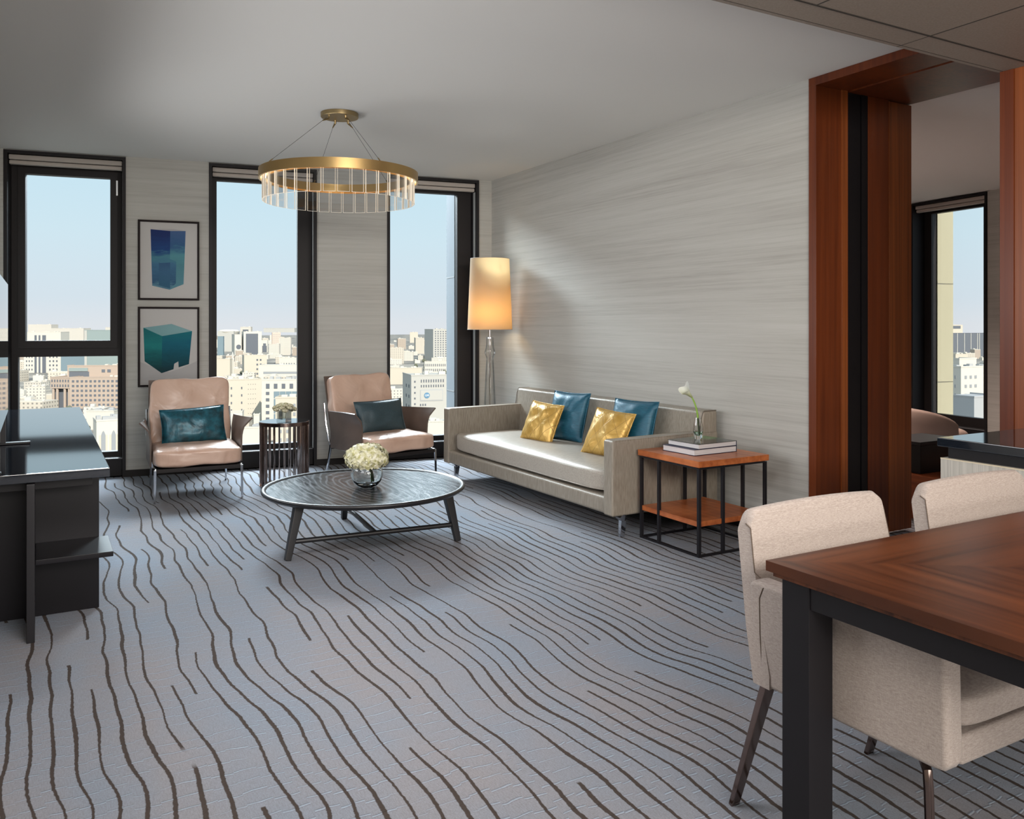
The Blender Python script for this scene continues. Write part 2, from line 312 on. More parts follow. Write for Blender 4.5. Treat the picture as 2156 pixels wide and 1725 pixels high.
# ------------------------------------------------------------------ mesh helpers
def B(): return bmesh.new()
def box(bm, x0, x1, y0, y1, z0, z1, bev=0.0, slot=0, seg=2):
    vs = [bm.verts.new((x, y, z)) for x in (x0, x1) for y in (y0, y1) for z in (z0, z1)]
    fs = [bm.faces.new([vs[i] for i in q]) for q in ((0, 1, 3, 2), (4, 6, 7, 5), (0, 4, 5, 1), (2, 3, 7, 6), (0, 2, 6, 4), (1, 5, 7, 3))]
    for q in fs: q.material_index = slot
    if bev:
        es = list({e for q in fs for e in q.edges})
        bmesh.ops.bevel(bm, geom=es, offset=bev, segments=seg, profile=.5, affect='EDGES', clamp_overlap=True)
    return fs
def frus(bm, p0, p1, a0, b0, a1, b1, slot=0, up=(0, 0, 1), bev=0):
    """tapered bar of rectangular section from p0 to p1"""
    p0, p1 = Vector(p0), Vector(p1); d = (p1 - p0).normalized(); u = Vector(up)
    if abs(d.dot(u)) > .95: u = Vector((0, 1, 0))
    s = d.cross(u).normalized(); t = s.cross(d).normalized()
    vs = []
    for p, a, b in ((p0, a0, b0), (p1, a1, b1)):
        vs += [bm.verts.new(p + s * (i * a / 2) + t * (j * b / 2)) for i, j in ((-1, -1), (1, -1), (1, 1), (-1, 1))]
    fs = [bm.faces.new([vs[i] for i in q]) for q in ((3, 2, 1, 0), (4, 5, 6, 7), (0, 1, 5, 4), (1, 2, 6, 5), (2, 3, 7, 6), (3, 0, 4, 7))]
    for q in fs: q.material_index = slot
    if bev: bmesh.ops.bevel(bm, geom=list({e for q in fs for e in q.edges}), offset=bev, segments=2, profile=.5, affect='EDGES', clamp_overlap=True)
def tube(bm, pts, r, n=8, slot=0, closed=False):
    pts = [Vector(p) for p in pts]; N = len(pts); rings = []; prev = None
    rr = r if hasattr(r, '__len__') else [r] * N
    for i, p in enumerate(pts):
        a = pts[(i - 1) % N] if (closed or i) else p; b = pts[(i + 1) % N] if (closed or i < N - 1) else p
        d = (b - a).normalized()
        if prev is None:
            s = d.cross(Vector((0, 0, 1)) if abs(d.z) < .9 else Vector((0, 1, 0))).normalized()
        else: s = (prev - d * prev.dot(d)).normalized()
        prev = s; t = d.cross(s)
        rings.append([bm.verts.new(p + (s * math.cos(2 * math.pi * k / n) + t * math.sin(2 * math.pi * k / n)) * rr[i]) for k in range(n)])
    M_ = N if closed else N - 1
    for i in range(M_):
        A, D = rings[i], rings[(i + 1) % N]
        for k in range(n): bm.faces.new((A[k], A[(k + 1) % n], D[(k + 1) % n], D[k])).material_index = slot
    if not closed:
        bm.faces.new(rings[0][::-1]).material_index = slot; bm.faces.new(rings[-1]).material_index = slot
def lathe(bm, prof, c=(0, 0, 0), n=48, slot=0, cap=True):
    rings = []
    for r, z in prof:
        rings.append([bm.verts.new((c[0] + r * math.cos(2 * math.pi * k / n), c[1] + r * math.sin(2 * math.pi * k / n), c[2] + z)) for k in range(n)])
    for A, D in zip(rings, rings[1:]):
        for k in range(n): bm.faces.new((A[k], A[(k + 1) % n], D[(k + 1) % n], D[k])).material_index = slot
    if cap:
        bm.faces.new(rings[0][::-1]).material_index = slot; bm.faces.new(rings[-1]).material_index = slot
def cushion(bm, sx_, sy_, sz_, p=7, n=18, crown=.0, wr=0.0, ws=5.0, seed=0.0, mat4=None, slot=0):
    """rounded box cushion, sizes are full sizes, centred"""
    bmt = bmesh.new(); bmesh.ops.create_cube(bmt, size=2.0)
    bmesh.ops.subdivide_edges(bmt, edges=bmt.edges[:], cuts=n, use_grid_fill=True)
    for v in bmt.verts:
        x, y, z = v.co; q = (abs(x) ** p + abs(y) ** p + abs(z) ** p) ** (1 / p); x, y, z = x / q, y / q, z / q
        k = max(0.0, 1 - abs(x) ** 4) * max(0.0, 1 - abs(y) ** 4)
        P = Vector((x * sx_ / 2, y * sy_ / 2, z * sz_ / 2 + (crown * k if z > 0 else -crown * .3 * k)))
        if wr:
            nn = noise.noise(P * ws + Vector((seed, seed * 2, 0))) + .5 * noise.noise(P * ws * 2.3 + Vector((seed, 7, 3)))
            P += Vector((x, y, z)).normalized() * nn * wr
        v.co = P
    if mat4 is not None: bmt.transform(mat4)
    me = bpy.data.meshes.new('t'); bmt.to_mesh(me); bmt.free()
    k0 = len(bm.faces); bm.from_mesh(me); bpy.data.meshes.remove(me); bm.faces.ensure_lookup_table()
    for q in bm.faces[k0:]: q.material_index = slot
def pillow(bm, w_, h_, t_, n=22, seed=0.0, wr=.012, pinch=.05):
    """knife edge pillow standing in x (width) and z (height), thickness in y, centred; front is -y"""
    gr = []
    for sgn in (-1, 1):
        g = []
        for i in range(n + 1):
            row = []
            for j in range(n + 1):
                u, v = 2 * i / n - 1, 2 * j / n - 1
                e = (max(0, 1 - abs(u) ** 2.6) * max(0, 1 - abs(v) ** 2.6)) ** .5
                x = u * w_ / 2 * (1 - pinch * (1 - v * v)); z = v * h_ / 2 * (1 - pinch * (1 - u * u))
                ed = max(abs(u), abs(v))
                y = sgn * t_ / 2 * e + wr * e * noise.noise(Vector((u * 2.3 + seed, v * 2.3, sgn * 3 + seed)))
                y += wr * .7 * e * math.sin(9 * (u if abs(v) > abs(u) else v) + seed) * max(0, ed - .55)
                if sgn == 1 and ed > .999: row.append(gr[0][i][j])
                else: row.append(bm.verts.new((x, y, z)))
            g.append(row)
        gr.append(g)
    for s_, g in enumerate(gr):
        for i in range(n):
            for j in range(n):
                q = [g[i][j], g[i + 1][j], g[i + 1][j + 1], g[i][j + 1]]
                bm.faces.new(q if s_ == 0 else q[::-1])
    return [gr[0][i][0].co.copy() for i in range(n)] + [gr[0][n][j].co.copy() for j in range(n)] + [gr[0][n - i][n].co.copy() for i in range(n)] + [gr[0][0][n - j].co.copy() for j in range(n)]
def fin(name, bm, mats, parent=None, smooth=True, ang=35, loc=None, rot=None, kind=None):
    me = bpy.data.meshes.new(name); bmesh.ops.recalc_face_normals(bm, faces=bm.faces[:]); bm.to_mesh(me); bm.free()
    for m in ([mats] if isinstance(mats, str) else mats): me.materials.append(MT[m])
    if smooth:
        me.polygons.foreach_set('use_smooth', [True] * len(me.polygons)); me.set_sharp_from_angle(angle=R(ang))
    o = bpy.data.objects.new(name, me); C.objects.link(o)
    if smooth and len(me.polygons) < 1200:
        wn = o.modifiers.new('normals', 'WEIGHTED_NORMAL'); wn.keep_sharp = True
    if parent: o.parent = parent
    if loc: o.location = loc
    if rot: o.rotation_euler = rot
    if kind: o['kind'] = kind
    return o
def tag(o, label, cat, group=None, kind=None):
    o['label'] = label; o['category'] = cat
    if group: o['group'] = group
    if kind: o['kind'] = kind
    return o
def thing(name, label, cat, loc=(0, 0, 0), rz=0.0, group=None):
    o = bpy.data.objects.new(name, None); C.objects.link(o); o.location = loc; o.rotation_euler = (0, 0, R(rz)); o.empty_display_size = .1
    return tag(o, label, cat, group)
def sroot(name, loc=(0, 0, 0), rz=0.0):
    o = bpy.data.objects.new(name, None); C.objects.link(o); o.location = loc; o.rotation_euler = (0, 0, R(rz)); o['kind'] = 'structure'; o.empty_display_size = .1
    return o
def dup(root, loc, rz, label=None, group=None):
    r = root.copy(); C.objects.link(r); r.location = loc; r.rotation_euler = (0, 0, R(rz))
    if label: r['label'] = label
    if group: r['group'] = group
    for ch in list(root.children):
        c = ch.copy(); C.objects.link(c); c.parent = r
        for g in ch.children:
            d = g.copy(); C.objects.link(d); d.parent = c
    return r
def bxo(name, mats, dims, parent=None, bev=0.0, kind=None, **k):
    b = B(); box(b, *dims, bev=bev); return fin(name, b, mats, parent, kind=kind, **k)
# ------------------------------------------------------------------ room shell
LA = -8.224; LO = Vector((3.9485, 7.4159, 0))
ca, sa = math.cos(R(LA)), math.sin(R(LA))
def Lw(x, y, z=0.0): return Vector((LO.x + x * ca - y * sa, LO.y + x * sa + y * ca, z))
def prism(bm, pts, z0, z1, slot=0):
    lo = [bm.verts.new((p[0], p[1], z0)) for p in pts]; hi = [bm.verts.new((p[0], p[1], z1)) for p in pts]; n = len(pts)
    bm.faces.new(lo[::-1]).material_index = slot; bm.faces.new(hi).material_index = slot
    for i in range(n): bm.faces.new((lo[i], lo[(i + 1) % n], hi[(i + 1) % n], hi[i])).material_index = slot
CZ = 2.75
b = B(); prism(b, [(-.45, -4.2), (4.6, -4.2), (4.6, 2.2), (8.5, 2.2), Lw(5.25, .1), Lw(-4.6, .1)], -.12, 0); fin('floor', b, 'carpet', smooth=False, kind='structure')
b = B(); prism(b, [(-.45, 2.31), (8.5, 2.31), Lw(5.2, 0), Lw(-4.6, 0)], CZ, CZ + .15); fin('ceiling', b, 'ceiling_paint', smooth=False, kind='structure')
sof = B(); prism(sof, [(-.45, -4.2), (3.96, -4.2), (3.96, 2.31), (-.45, 2.31)], 2.49, 2.9)
sof = fin('trim_1', sof, 'soffit_panel', smooth=False, kind='structure')
b = B(); box(b, -.3, 3.94, 2.150, 2.160, 2.4885, 2.492)
for k in range(-4, 6):
    x = 3.188 - .675 * k if k < 5 else 0
    if -.3 < x < 3.9: box(b, x - .003, x + .003, -4.1, 2.150, 2.4887, 2.492)
box(b, 3.186, 3.189, 2.16, 2.308, 2.4889, 2.492); box(b, -.3, 3.94, 2.286, 2.288, 2.4889, 2.492)
fin('panel_joint', b, 'soffit_gap', sof, smooth=False)
b = B(); prism(b, [(3.9485, 3.433), (4.6, 3.433), Lw(.66, 0), Lw(0, 0)], 0, CZ); fin('wall_right', b, 'wall_covering', smooth=False, kind='structure')
b = B(); prism(b, [(3.9485, -4.2), (4.6, -4.2), (4.6, 2.30), (3.9485, 2.30)], 0, CZ); fin('wall_right', b, 'wall_covering', smooth=False, kind='structure')
bxo('wall_left', 'wall_covering', (-.45, -.32, -4.2, 7.99, 0, CZ), kind='structure', smooth=False)
bxo('wall_back', 'wall_covering', (-.45, 4.6, -4.35, -4.2, 0, CZ), kind='structure', smooth=False)
bxo('wall_south', 'wall_covering', (4.6, 8.5, 2.2, 2.31, 0, CZ), kind='structure', smooth=False)
# window wall (the piers between the windows), in its own turned frame
WIN = [(-4.246, -3.336), (-2.665, -1.724), (-1.062, -.136)]
b = B(); xs = [-4.75] + [q for a in WIN for q in a] + [5.5]
for i in range(0, len(xs), 2): box(b, xs[i], xs[i + 1], 0, .26, 0, CZ)
box(b, -4.75, 5.5, .02, .26, 2.74, 2.95); box(b, -4.75, 5.5, .02, .26, -.3, .0)
fin('wall_window', b, 'wall_covering', smooth=False, loc=LO, rot=(0, 0, R(LA)), kind='structure')
b = B(); box(b, 5.192, 5.45, -5.6, -1.343, 0, CZ); box(b, 5.192, 5.45, -.334, 0.02, 0, CZ); box(b, 5.21, 5.45, -5.6, 0, 2.74, 2.95); box(b, 5.21, 5.45, -5.6, 0, -.3, 0)
fin('wall_bedroom', b, 'wall_covering', smooth=False, loc=LO, rot=(0, 0, R(LA)), kind='structure')
for i in range(0, len(xs) - 2, 2):
    b = B(); box(b, max(xs[i], -4.3), xs[i + 1], -.012, -.0005, .0005, .058); fin('baseboard_window', b, 'frame_bronze', smooth=False, loc=LO, rot=(0, 0, R(LA)), kind='structure')
bxo('baseboard_right', 'frame_bronze', (3.936, 3.948, 3.44, 7.38, .0005, .058), kind='structure', smooth=False)

def window(name, x0, W, gx0, gx1, loc, rz, mull=False, gz=(.20, 2.62), rail=True):
    r = sroot(name, loc, rz)
    def p(nm, mt, *bs, bev=0.0):
        b = B()
        for q in bs: box(b, *q, bev=bev)
        return fin(nm, b, mt, r, smooth=bool(bev))
    c = .026; H_ = 2.742
    p('casing', 'frame_dark', (0, c, -.014, .17, .001, H_), (W - c, W, -.014, .17, .001, H_), (c, W - c, -.014, .17, H_ - c, H_))
    p('roller_blind', 'blind_fabric', (c + .004, W - c - .004, .02, .07, 2.672, 2.713), (c + .004, W - c - .004, .035, .085, 2.635, 2.668), bev=.008)
    z0, z1 = gz; fr = .17; fb = .245
    if mull:
        p('frame', 'frame_bronze', (c, .075, fr, fb, .001, H_ - c), (W - .075, W - c, fr, fb, .001, H_ - c), (.075, W - .075, fr, fb, z1 + .05, H_ - c), (.075, W - .075, fr, fb, .001, z0), (.075, W - .075, fr, fb, 1.033, 1.105))
        s = p('sash', 'frame_bronze', (.075, gx0, fr - .018, fb - .01, 1.105, z1 + .05), (gx1, W - .075, fr - .018, fb - .01, 1.105, z1 + .05), (gx0, gx1, fr - .018, fb - .01, 1.105, 1.17), (gx0, gx1, fr - .018, fb - .01, z1, z1 + .05))
        b = B(); box(b, W - .085, W - .072, fr - .035, fr - .018, 2.43, 2.56); fin('hinge', b, 'aluminium', s, smooth=False)
        p('glass_pane', 'window_glass', (gx0, gx1, .205, .212, 1.17, z1))
        p('glass_pane', 'window_glass', (.075, W - .075, .205, .212, z0, 1.033))
    else:
        p('frame', 'frame_bronze', (c, gx0, fr, fb, .001, H_ - c), (gx1, W - c, fr, fb, .001, H_ - c), (gx0, gx1, fr, fb, z1, H_ - c), (gx0, gx1, fr, fb, .001, z0))
        p('glass_pane', 'window_glass', (gx0, gx1, .205, .212, z0, z1))
    if rail: p('guide_rail', 'rail_grey', (W - c - .004, W - c, .035, .085, .16, 2.63))
    p('sill_panel', 'frame_dark', (c, W - c, .075, .165, .001, .145))
    p('ledge', 'ledge', (c, W - c, .062, .17, .145, .156), bev=.003)
    return r
for k, (a, e, g0, g1, mu) in enumerate(((-4.246, -3.336, .131, .777, True), (-2.665, -1.724, .07, .789, False), (-1.062, -.136, .069, .756, False))):
    window('window_%d' % (k + 1), a, e - a, g0, g1, Lw(a, 0), LA, mu, (.20, 2.58 if mu else 2.62))
window('window_4', 0, 1.009, .126, .822, Lw(5.192, -.334), LA - 90, False, (.265, 2.62), rail=False)
# stone fins of the facade outside
def fin_out(x0, x1, y0, y1, mt_='facade_stone_shaded'):
    b = B(); box(b, x0, x1, y0, y1, -3.2, 3.6)
    for z in (-1.6, -.55, .62, 1.79, 2.96): box(b, x0 - .002, x1 + .002, y0, y1 + .002, z, z + .012, slot=1)
    return fin('trim_2', b, [mt_, 'facade_joint'], smooth=False, loc=LO, rot=(0, 0, R(LA)), kind='structure')
fin_out(-.306, .35, .27, .545); fin_out(5.47, 5.72, -.45, .05, 'facade_stone_sunlit')

# ------------------------------------------------------------------ doorway to the bedroom
d = sroot('door_1')
bxo('jamb', 'door_wood', (3.938, 4.150, 3.378, 3.432, .001, 2.70), d, .0015)
bxo('jamb', 'door_wood_bright', (4.150, 4.202, 3.368, 3.432, .001, 2.70), d, .002)
b = B(); box(b, 4.202, 4.332, 3.385, 3.432, .001, 2.697); box(b, 4.340, 4.395, 3.380, 3.432, .001, 2.697); fin('pocket', b, 'black_lacquer', d, smooth=False)
bxo('jamb', 'door_wood', (4.395, 4.586, 3.376, 3.432, .001, 2.697), d, .0015)
bxo('sliding_panel', 'door_wood_bright', (4.588, 4.802, 3.372, 3.430, .02, 2.69), d, .002)  # brighter wood copy, so the panel's lit look is in its colour
b = B(); box(b, 3.938, 4.20, 2.30, 3.432, 2.70, 2.748); box(b, 4.225, 4.80, 2.30, 3.432, 2.698, 2.748); fin('header', b, 'door_wood', d, smooth=False)
bxo('track', 'black_lacquer', (4.20, 4.225, 2.30, 3.432, 2.715, 2.748), d, smooth=False)
bxo('casing', 'door_wood', (3.925, 3.9484, 2.235, 2.30, .001, 2.489), d, .0015)
bxo('trim_3', 'door_wood_bright', (3.931, 3.9484, -1.2, 2.234, .001, 2.489), kind='structure', smooth=False)

# ------------------------------------------------------------------ framed prints
def picture(z0, label, which):
    t = thing('framed_print', label, 'picture', Lw(-2.9925, -.003, (z0 + .346)), LA, 'framed prints between the windows')
    w_, h_ = .2475, .346; f = .017
    b = B()
    for q in ((-w_, w_, h_ - f, h_), (-w_, w_, -h_, -h_ + f), (-w_, -w_ + f, -h_ + f, h_ - f), (w_ - f, w_, -h_ + f, h_ - f)): box(b, q[0], q[1], -.026, 0, q[2], q[3], bev=.0015)
    fin('frame', b, 'picture_frame', t)
    b = B(); box(b, -w_ + f, w_ - f, -.012, -.008, -h_ + f, h_ - f)
    def poly(pts, slot, y=-.0126): b.faces.new([b.verts.new((x, y, z)) for x, z in pts]).material_index = slot
    if which == 0:
        poly([(-.148, .267), (.01, .258), (.005, -.255), (-.135, -.222)], 1); poly([(.01, .258), (.135, .262), (.118, -.205), (.005, -.255)], 2)
        poly([(-.082, -.02), (.01, .005), (.008, -.245), (-.082, -.215)], 3, -.0130); poly([(-.075, .0), (.01, .012), (.06, -.008), (.01, -.018), (-.078, -.025)], 1, -.0134)
        poly([(.01, .0), (.058, -.01), (.055, -.20), (.008, -.245)], 1, -.0130)
        poly([(-.10, .272), (.01, .258), (.13, .262), (.04, .275)], 4, -.0128)
        mats = ['picture_paper', 'art_blue_a', 'art_blue_b', 'art_blue_c', 'art_white_shade']
    else:
        poly([(-.23, -.13), (-.15, -.165), (0, -.22), (.1, -.19), (.228, -.13), (.228, -.326), (-.23, -.326)], 4, -.0122)
        poly([(-.205, .165), (-.055, .092), (-.06, -.230), (-.195, -.125)], 1)
        poly([(-.055, .092), (.188, .135), (.162, -.155), (.078, -.182), (.075, -.13), (.042, -.15), (.036, -.198), (-.06, -.230)], 2)
        poly([(-.205, .165), (.02, .198), (.188, .135), (-.055, .092)], 3)
        mats = ['picture_paper', 'art_teal_a', 'art_teal_b', 'art_teal_top', 'art_white_shade']
    fin('print', b, mats, t, smooth=False)
picture(1.520, 'black framed print of a tall blue glass prism on white', 0)
picture(.769, 'black framed print of a squat teal glass cube on white', 1)

# ------------------------------------------------------------------ media console and television
t = thing('media_console', 'long black console with polished granite top and an open end shelf', 'cabinet', (0, 5.5, 0))
def lb(nm, mt, x0, x1, y0, y1, z0, z1, par=t, bev=.002): return bxo(nm, mt, (x0, x1, y0 - 5.5, y1 - 5.5, z0, z1), par, bev)
lb('countertop', 'black_granite', -.316, .264, 3.974, 7.056, .652, .690, bev=.003)
lb('body', 'console_black', -.316, .240, 4.300, 7.02, .0, .600)
lb('apron', 'console_black', -.316, .205, 4.10, 7.02, .600, .652)
lb('side_panel', 'black_metal', -.046, -.016, 3.948, 4.299, .0, .648)
lb('shelf', 'console_black', -.014, .278, 3.985, 4.299, .306, .328)
t = thing('television', 'flat black television seen almost edge-on, standing on the granite console', 'television', (-.165, 4.485, .6905))
b = B(); box(b, -.012, .022, -.555, .555, .160, .826, bev=.004); fin('housing', b, 'black_metal', t)
b = B(); box(b, .0222, .0245, -.549, .549, .168, .820); fin('screen', b, 'screen', t, smooth=False)
for s in (-1, 1):
    b = B(); box(b, -.12, .125 if s > 0 else .03, s * .50 - .012, s * .50 + .03, 0, .012, bev=.003); box(b, -.008, .016, s * .50 - .01, s * .50 + .02, .01, .17); fin('foot', b, 'console_black', t, smooth=False)

# ------------------------------------------------------------------ armchairs
def armchair(label, loc, rz):
    t = thing('lounge_armchair', label, 'armchair', loc, rz, 'tan leather lounge chairs by the windows')
    for s in (-1, 1):
        b = B(); frus(b, (s * .303, -.385, .245), (s * .306, -.392, 0), .018, .012, .015, .010, bev=.002); fin('leg', b, 'chrome', t)
        b = B(); frus(b, (s * .285, .33, .30), (s * .292, .405, 0), .016, .026, .014, .014, bev=.002); fin('leg', b, 'chrome', t)
        b = B(); frus(b, (s * .300, -.385, .238), (s * .300, .335, .262), .012, .030, .012, .030, bev=.002)
        box(b, s * .3075 - .004, s * .3075 + .004, -.10, -.05, .222, .262, bev=.001)
        tube(b, [(s * .300, .33, .262), (s * .322, .36, .44), (s * .318, .40, .62)], .009, 8); fin('side_rail', b, 'chrome', t)
    b = B(); box(b, -.295, .295, -.392, -.372, .222, .250, bev=.002); box(b, -.295, .295, .30, .32, .23, .26); box(b, -.29, .29, -.372, .30, .236, .246); fin('seat_frame', b, 'frame_bronze', t)
    # leather shell: two flared arm panels and a back panel
    for s in (-1, 1):
        b = B(); nz, ny = 10, 12; g = []
        for i in range(nz + 1):
            v = i / nz; row = []
            for j in range(ny + 1):
                u = j / ny                    # 0 back .. 1 front
                y = .27 - u * (.50 + .02 * v); top = .585 - .02 * (1 - u); z = .248 + v * (top - .248)
                out = .045 * max(0, (v - .55) / .45) ** 1.7 * (.35 + .65 * u) + .035 * max(0, (v - .8) / .2) * u ** 3
                x = s * (.318 + out)
                if u > .9: z -= .02 * (1 - v) * 0
                row.append(b.verts.new((x, y - .02 * u * max(0, v - .7), z)))
            g.append(row)
        for i in range(nz):
            for j in range(ny): b.faces.new((g[i][j], g[i][j + 1], g[i + 1][j + 1], g[i + 1][j]))
        bmesh.ops.recalc_face_normals(b, faces=b.faces[:]); bmesh.ops.solidify(b, geom=b.faces[:], thickness=.012)
        fin('arm', b, 'shell_leather', t, ang=60)
    b = B(); n = 14; pr = []
    for i in range(n + 1):
        v = i / n; pr.append((.285 + .17 * v, .26 + .59 * v))
    L_ = [[b.verts.new((x * (.315 - .01 * (i / n)), y + .012 * (1 - x * x) - .02, z)) for x in (-1, -.5, 0, .5, 1)] for i, (y, z) in enumerate(pr)]
    for i in range(n):
        for k in range(4): b.faces.new((L_[i][k], L_[i][k + 1], L_[i + 1][k + 1], L_[i + 1][k]))
    bmesh.ops.recalc_face_normals(b, faces=b.faces[:]); bmesh.ops.solidify(b, geom=b.faces[:], thickness=.012); fin('back_shell', b, 'shell_leather', t, ang=60)
    b = B(); cushion(b, .62, .66, .125, p=8, crown=.022, wr=.010, ws=6, seed=1.3, mat4=Matrix.Translation((0, -.085, .318))); sc_ = fin('seat_cushion', b, 'tan_leather', t, ang=80)
    def pip(zz, w_, d_, y0, pw=6, par=sc_, sag=.0):
        pts = []
        for k in range(64):
            a = 2 * math.pi * k / 64; c_, s_ = math.cos(a), math.sin(a); q = (abs(c_) ** pw + abs(s_) ** pw) ** (1 / pw)
            pts.append((c_ / q * w_, y0 + s_ / q * d_, zz))
        b = B(); tube(b, pts, .0032, 6, closed=True); fin('piping', b, 'tan_leather', par)
    pip(.352, .303, .326, -.085)
    rot = Matrix.Rotation(R(-17), 4, 'X')
    b = B(); cushion(b, .605, .115, .57, p=10, crown=0, wr=.014, ws=5, seed=4.2, mat4=Matrix.Translation((0, .300, .585)) @ rot)
    fin('back_cushion', b, 'tan_leather', t, ang=80)
    return t
armchair('tan leather armchair under the framed prints, near the console', (1.055, 6.945, 0), -3)
armchair('tan leather armchair turned beside the sofa, behind the coffee table', (2.56, 6.85, 0), 12)
def cushion_thing(name, label, cat, w_, h_, t_, mt, loc, rz, tilt, seed, group=None, pip_=None, roll=0, wr=.012):
    t = thing(name, label, cat, loc, rz, group); mtx = Matrix.Rotation(R(roll), 4, 'Y'); mx_ = Matrix.Rotation(R(-tilt), 4, 'X') @ mtx
    b = B(); ed = pillow(b, w_, h_, t_, seed=seed, wr=wr); o = fin('cover', b, mt, t, ang=80); o.rotation_euler = mx_.to_euler()
    b = B(); tube(b, ed, .0035, 6, closed=True); p = fin('piping', b, pip_ or mt, t); p.rotation_euler = mx_.to_euler()
    return t
cushion_thing('lumbar_pillow', 'dark teal velvet lumbar pillow on the armchair under the prints', 'pillow', .475, .285, .12, 'dark_teal_silk', (1.045, 6.905, .520), -3, 16, 1.0, 'lumbar pillows', roll=-3)
cushion_thing('lumbar_pillow', 'slate teal lumbar pillow on the armchair beside the sofa', 'pillow', .475, .285, .12, 'slate_teal_silk', (2.545, 6.805, .520), 12, 16, 2.4, 'lumbar pillows', roll=-1)

# ------------------------------------------------------------------ drum side table with roses
t = thing('drum_side_table', 'small round side table of thin chrome blades with mirrored top', 'side table', (1.74, 6.86, 0))
b = B(); lathe(b, [(.196, .492), (.199, .494), (.199, .519), (.197, .521), (.192, .521)], n=64); fin('rim', b, 'dark_chrome', t)
b = B(); lathe(b, [(.1915, .5195), (.1915, .5222)], n=64); fin('mirror_top', b, 'mirror_top', t, smooth=False)
for k in range(28):
    a = 2 * math.pi * k / 28; b = B(); box(b, -.011, .011, -.0025, .0025, .008, .493)
    fin('blade', b, 'rose_chrome', t, loc=(.184 * math.cos(a), .184 * math.sin(a), 0), rot=(0, 0, a), smooth=False)
b = B()
lathe(b, [(.170, 0), (.196, 0), (.196, .008), (.170, .008), (.170, 0)], n=64, cap=False); fin('base_ring', b, 'dark_chrome', t)
ZV = .5227
b = B(); o_, i_ = .042, .038
def sq(b, h, z): return [b.verts.new((x * h, y * h, z)) for x, y in ((-1, -1), (1, -1), (1, 1), (-1, 1))]
rs = [sq(b, o_, 0), sq(b, o_, .088), sq(b, i_, .088), sq(b, i_, .014)]
for A, D in zip(rs, rs[1:]):
    for k in range(4): b.faces.new((A[k], A[(k + 1) % 4], D[(k + 1) % 4], D[k]))
b.faces.new(rs[0][::-1]); b.faces.new(rs[-1])
v = fin('glass_vase', b, 'vase_clear', smooth=False, loc=(1.735, 6.855, ZV), rot=(0, 0, R(20)))
tag(v, 'small square clear glass vase on the mirrored side table', 'vase')
t = thing('rose_bouquet', 'small cream rose bouquet in the square vase on the mirrored table', 'flowers', (1.735, 6.855, ZV))
rnd = random.Random(5)
for k in range(17):
    a = k * 2.4; rr = .080 * math.sqrt((k + .3) / 17); z = .128 - 6.5 * rr * rr + rnd.uniform(-.006, .006)
    b = B(); cx_, cy_ = rr * math.cos(a) * 1.15, rr * math.sin(a)
    for L_, (r0, h0) in enumerate(((.026, .018), (.020, .021), (.014, .023), (.008, .024))):
        prof = [(r0 * .55, -.012), (r0, 0), (r0 * .96, h0 * .5), (r0 * .82, h0 * .8)]
        lathe(b, prof, (0, 0, 0), 10, cap=False)
    lathe(b, [(.002, .0), (.006, .016), (.001, .018)], (0, 0, 0), 8)
    fin('rose', b, 'rose_cream', t, loc=(cx_, cy_, z), rot=(-cy_ * 6, cx_ * 6, 0))
b = B()
for k in range(9):
    a = k * 2.4; tube(b, [(.012 * math.cos(a), .012 * math.sin(a), .018), (.02 * math.cos(a), .02 * math.sin(a), .08), (.05 * math.cos(a), .05 * math.sin(a), .118)], .0018, 5)
fin('stem', b, 'dark_leaf', t)

# ------------------------------------------------------------------ coffee table
CX, CY = 1.724, 4.876
t = thing('coffee_table', 'round dark oak coffee table on three splayed legs', 'coffee table', (CX, CY, 0))
b = B(); lathe(b, [(.560, .300), (.590, .303), (.606, .314), (.608, .324), (.603, .332), (.590, .333), (.580, .327), (.578, .3235)], n=96, cap=False); fin('rim', b, 'dark_oak_plain', t, ang=60)
b = B(); lathe(b, [(.582, .302), (.582, .3235)], n=96); o = fin('tabletop', b, 'dark_oak', t, smooth=False)
LG = [(-.531, -.236), (.475, -.312), (.057, .579)]
for (x, y) in LG:
    r0 = Vector((x, y, 0)); r1 = r0 * (.500 / r0.length); r1.z = .302
    b = B(); frus(b, r1, r0, .052, .058, .034, .034, bev=.004); fin('leg', b, 'dark_oak_plain', t)
zz = .098; P = [Vector((x, y, 0)) * (1 - .14 * zz / .3) for x, y in LG]
for q in P: q.z = zz
b = B(); tube(b, [P[0], P[1]], .0145, 12); fin('stretcher', b, 'dark_oak_plain', t)
b = B(); tube(b, [(P[0] + P[1]) / 2, P[2]], .0145, 12); fin('stretcher', b, 'dark_oak_plain', t)
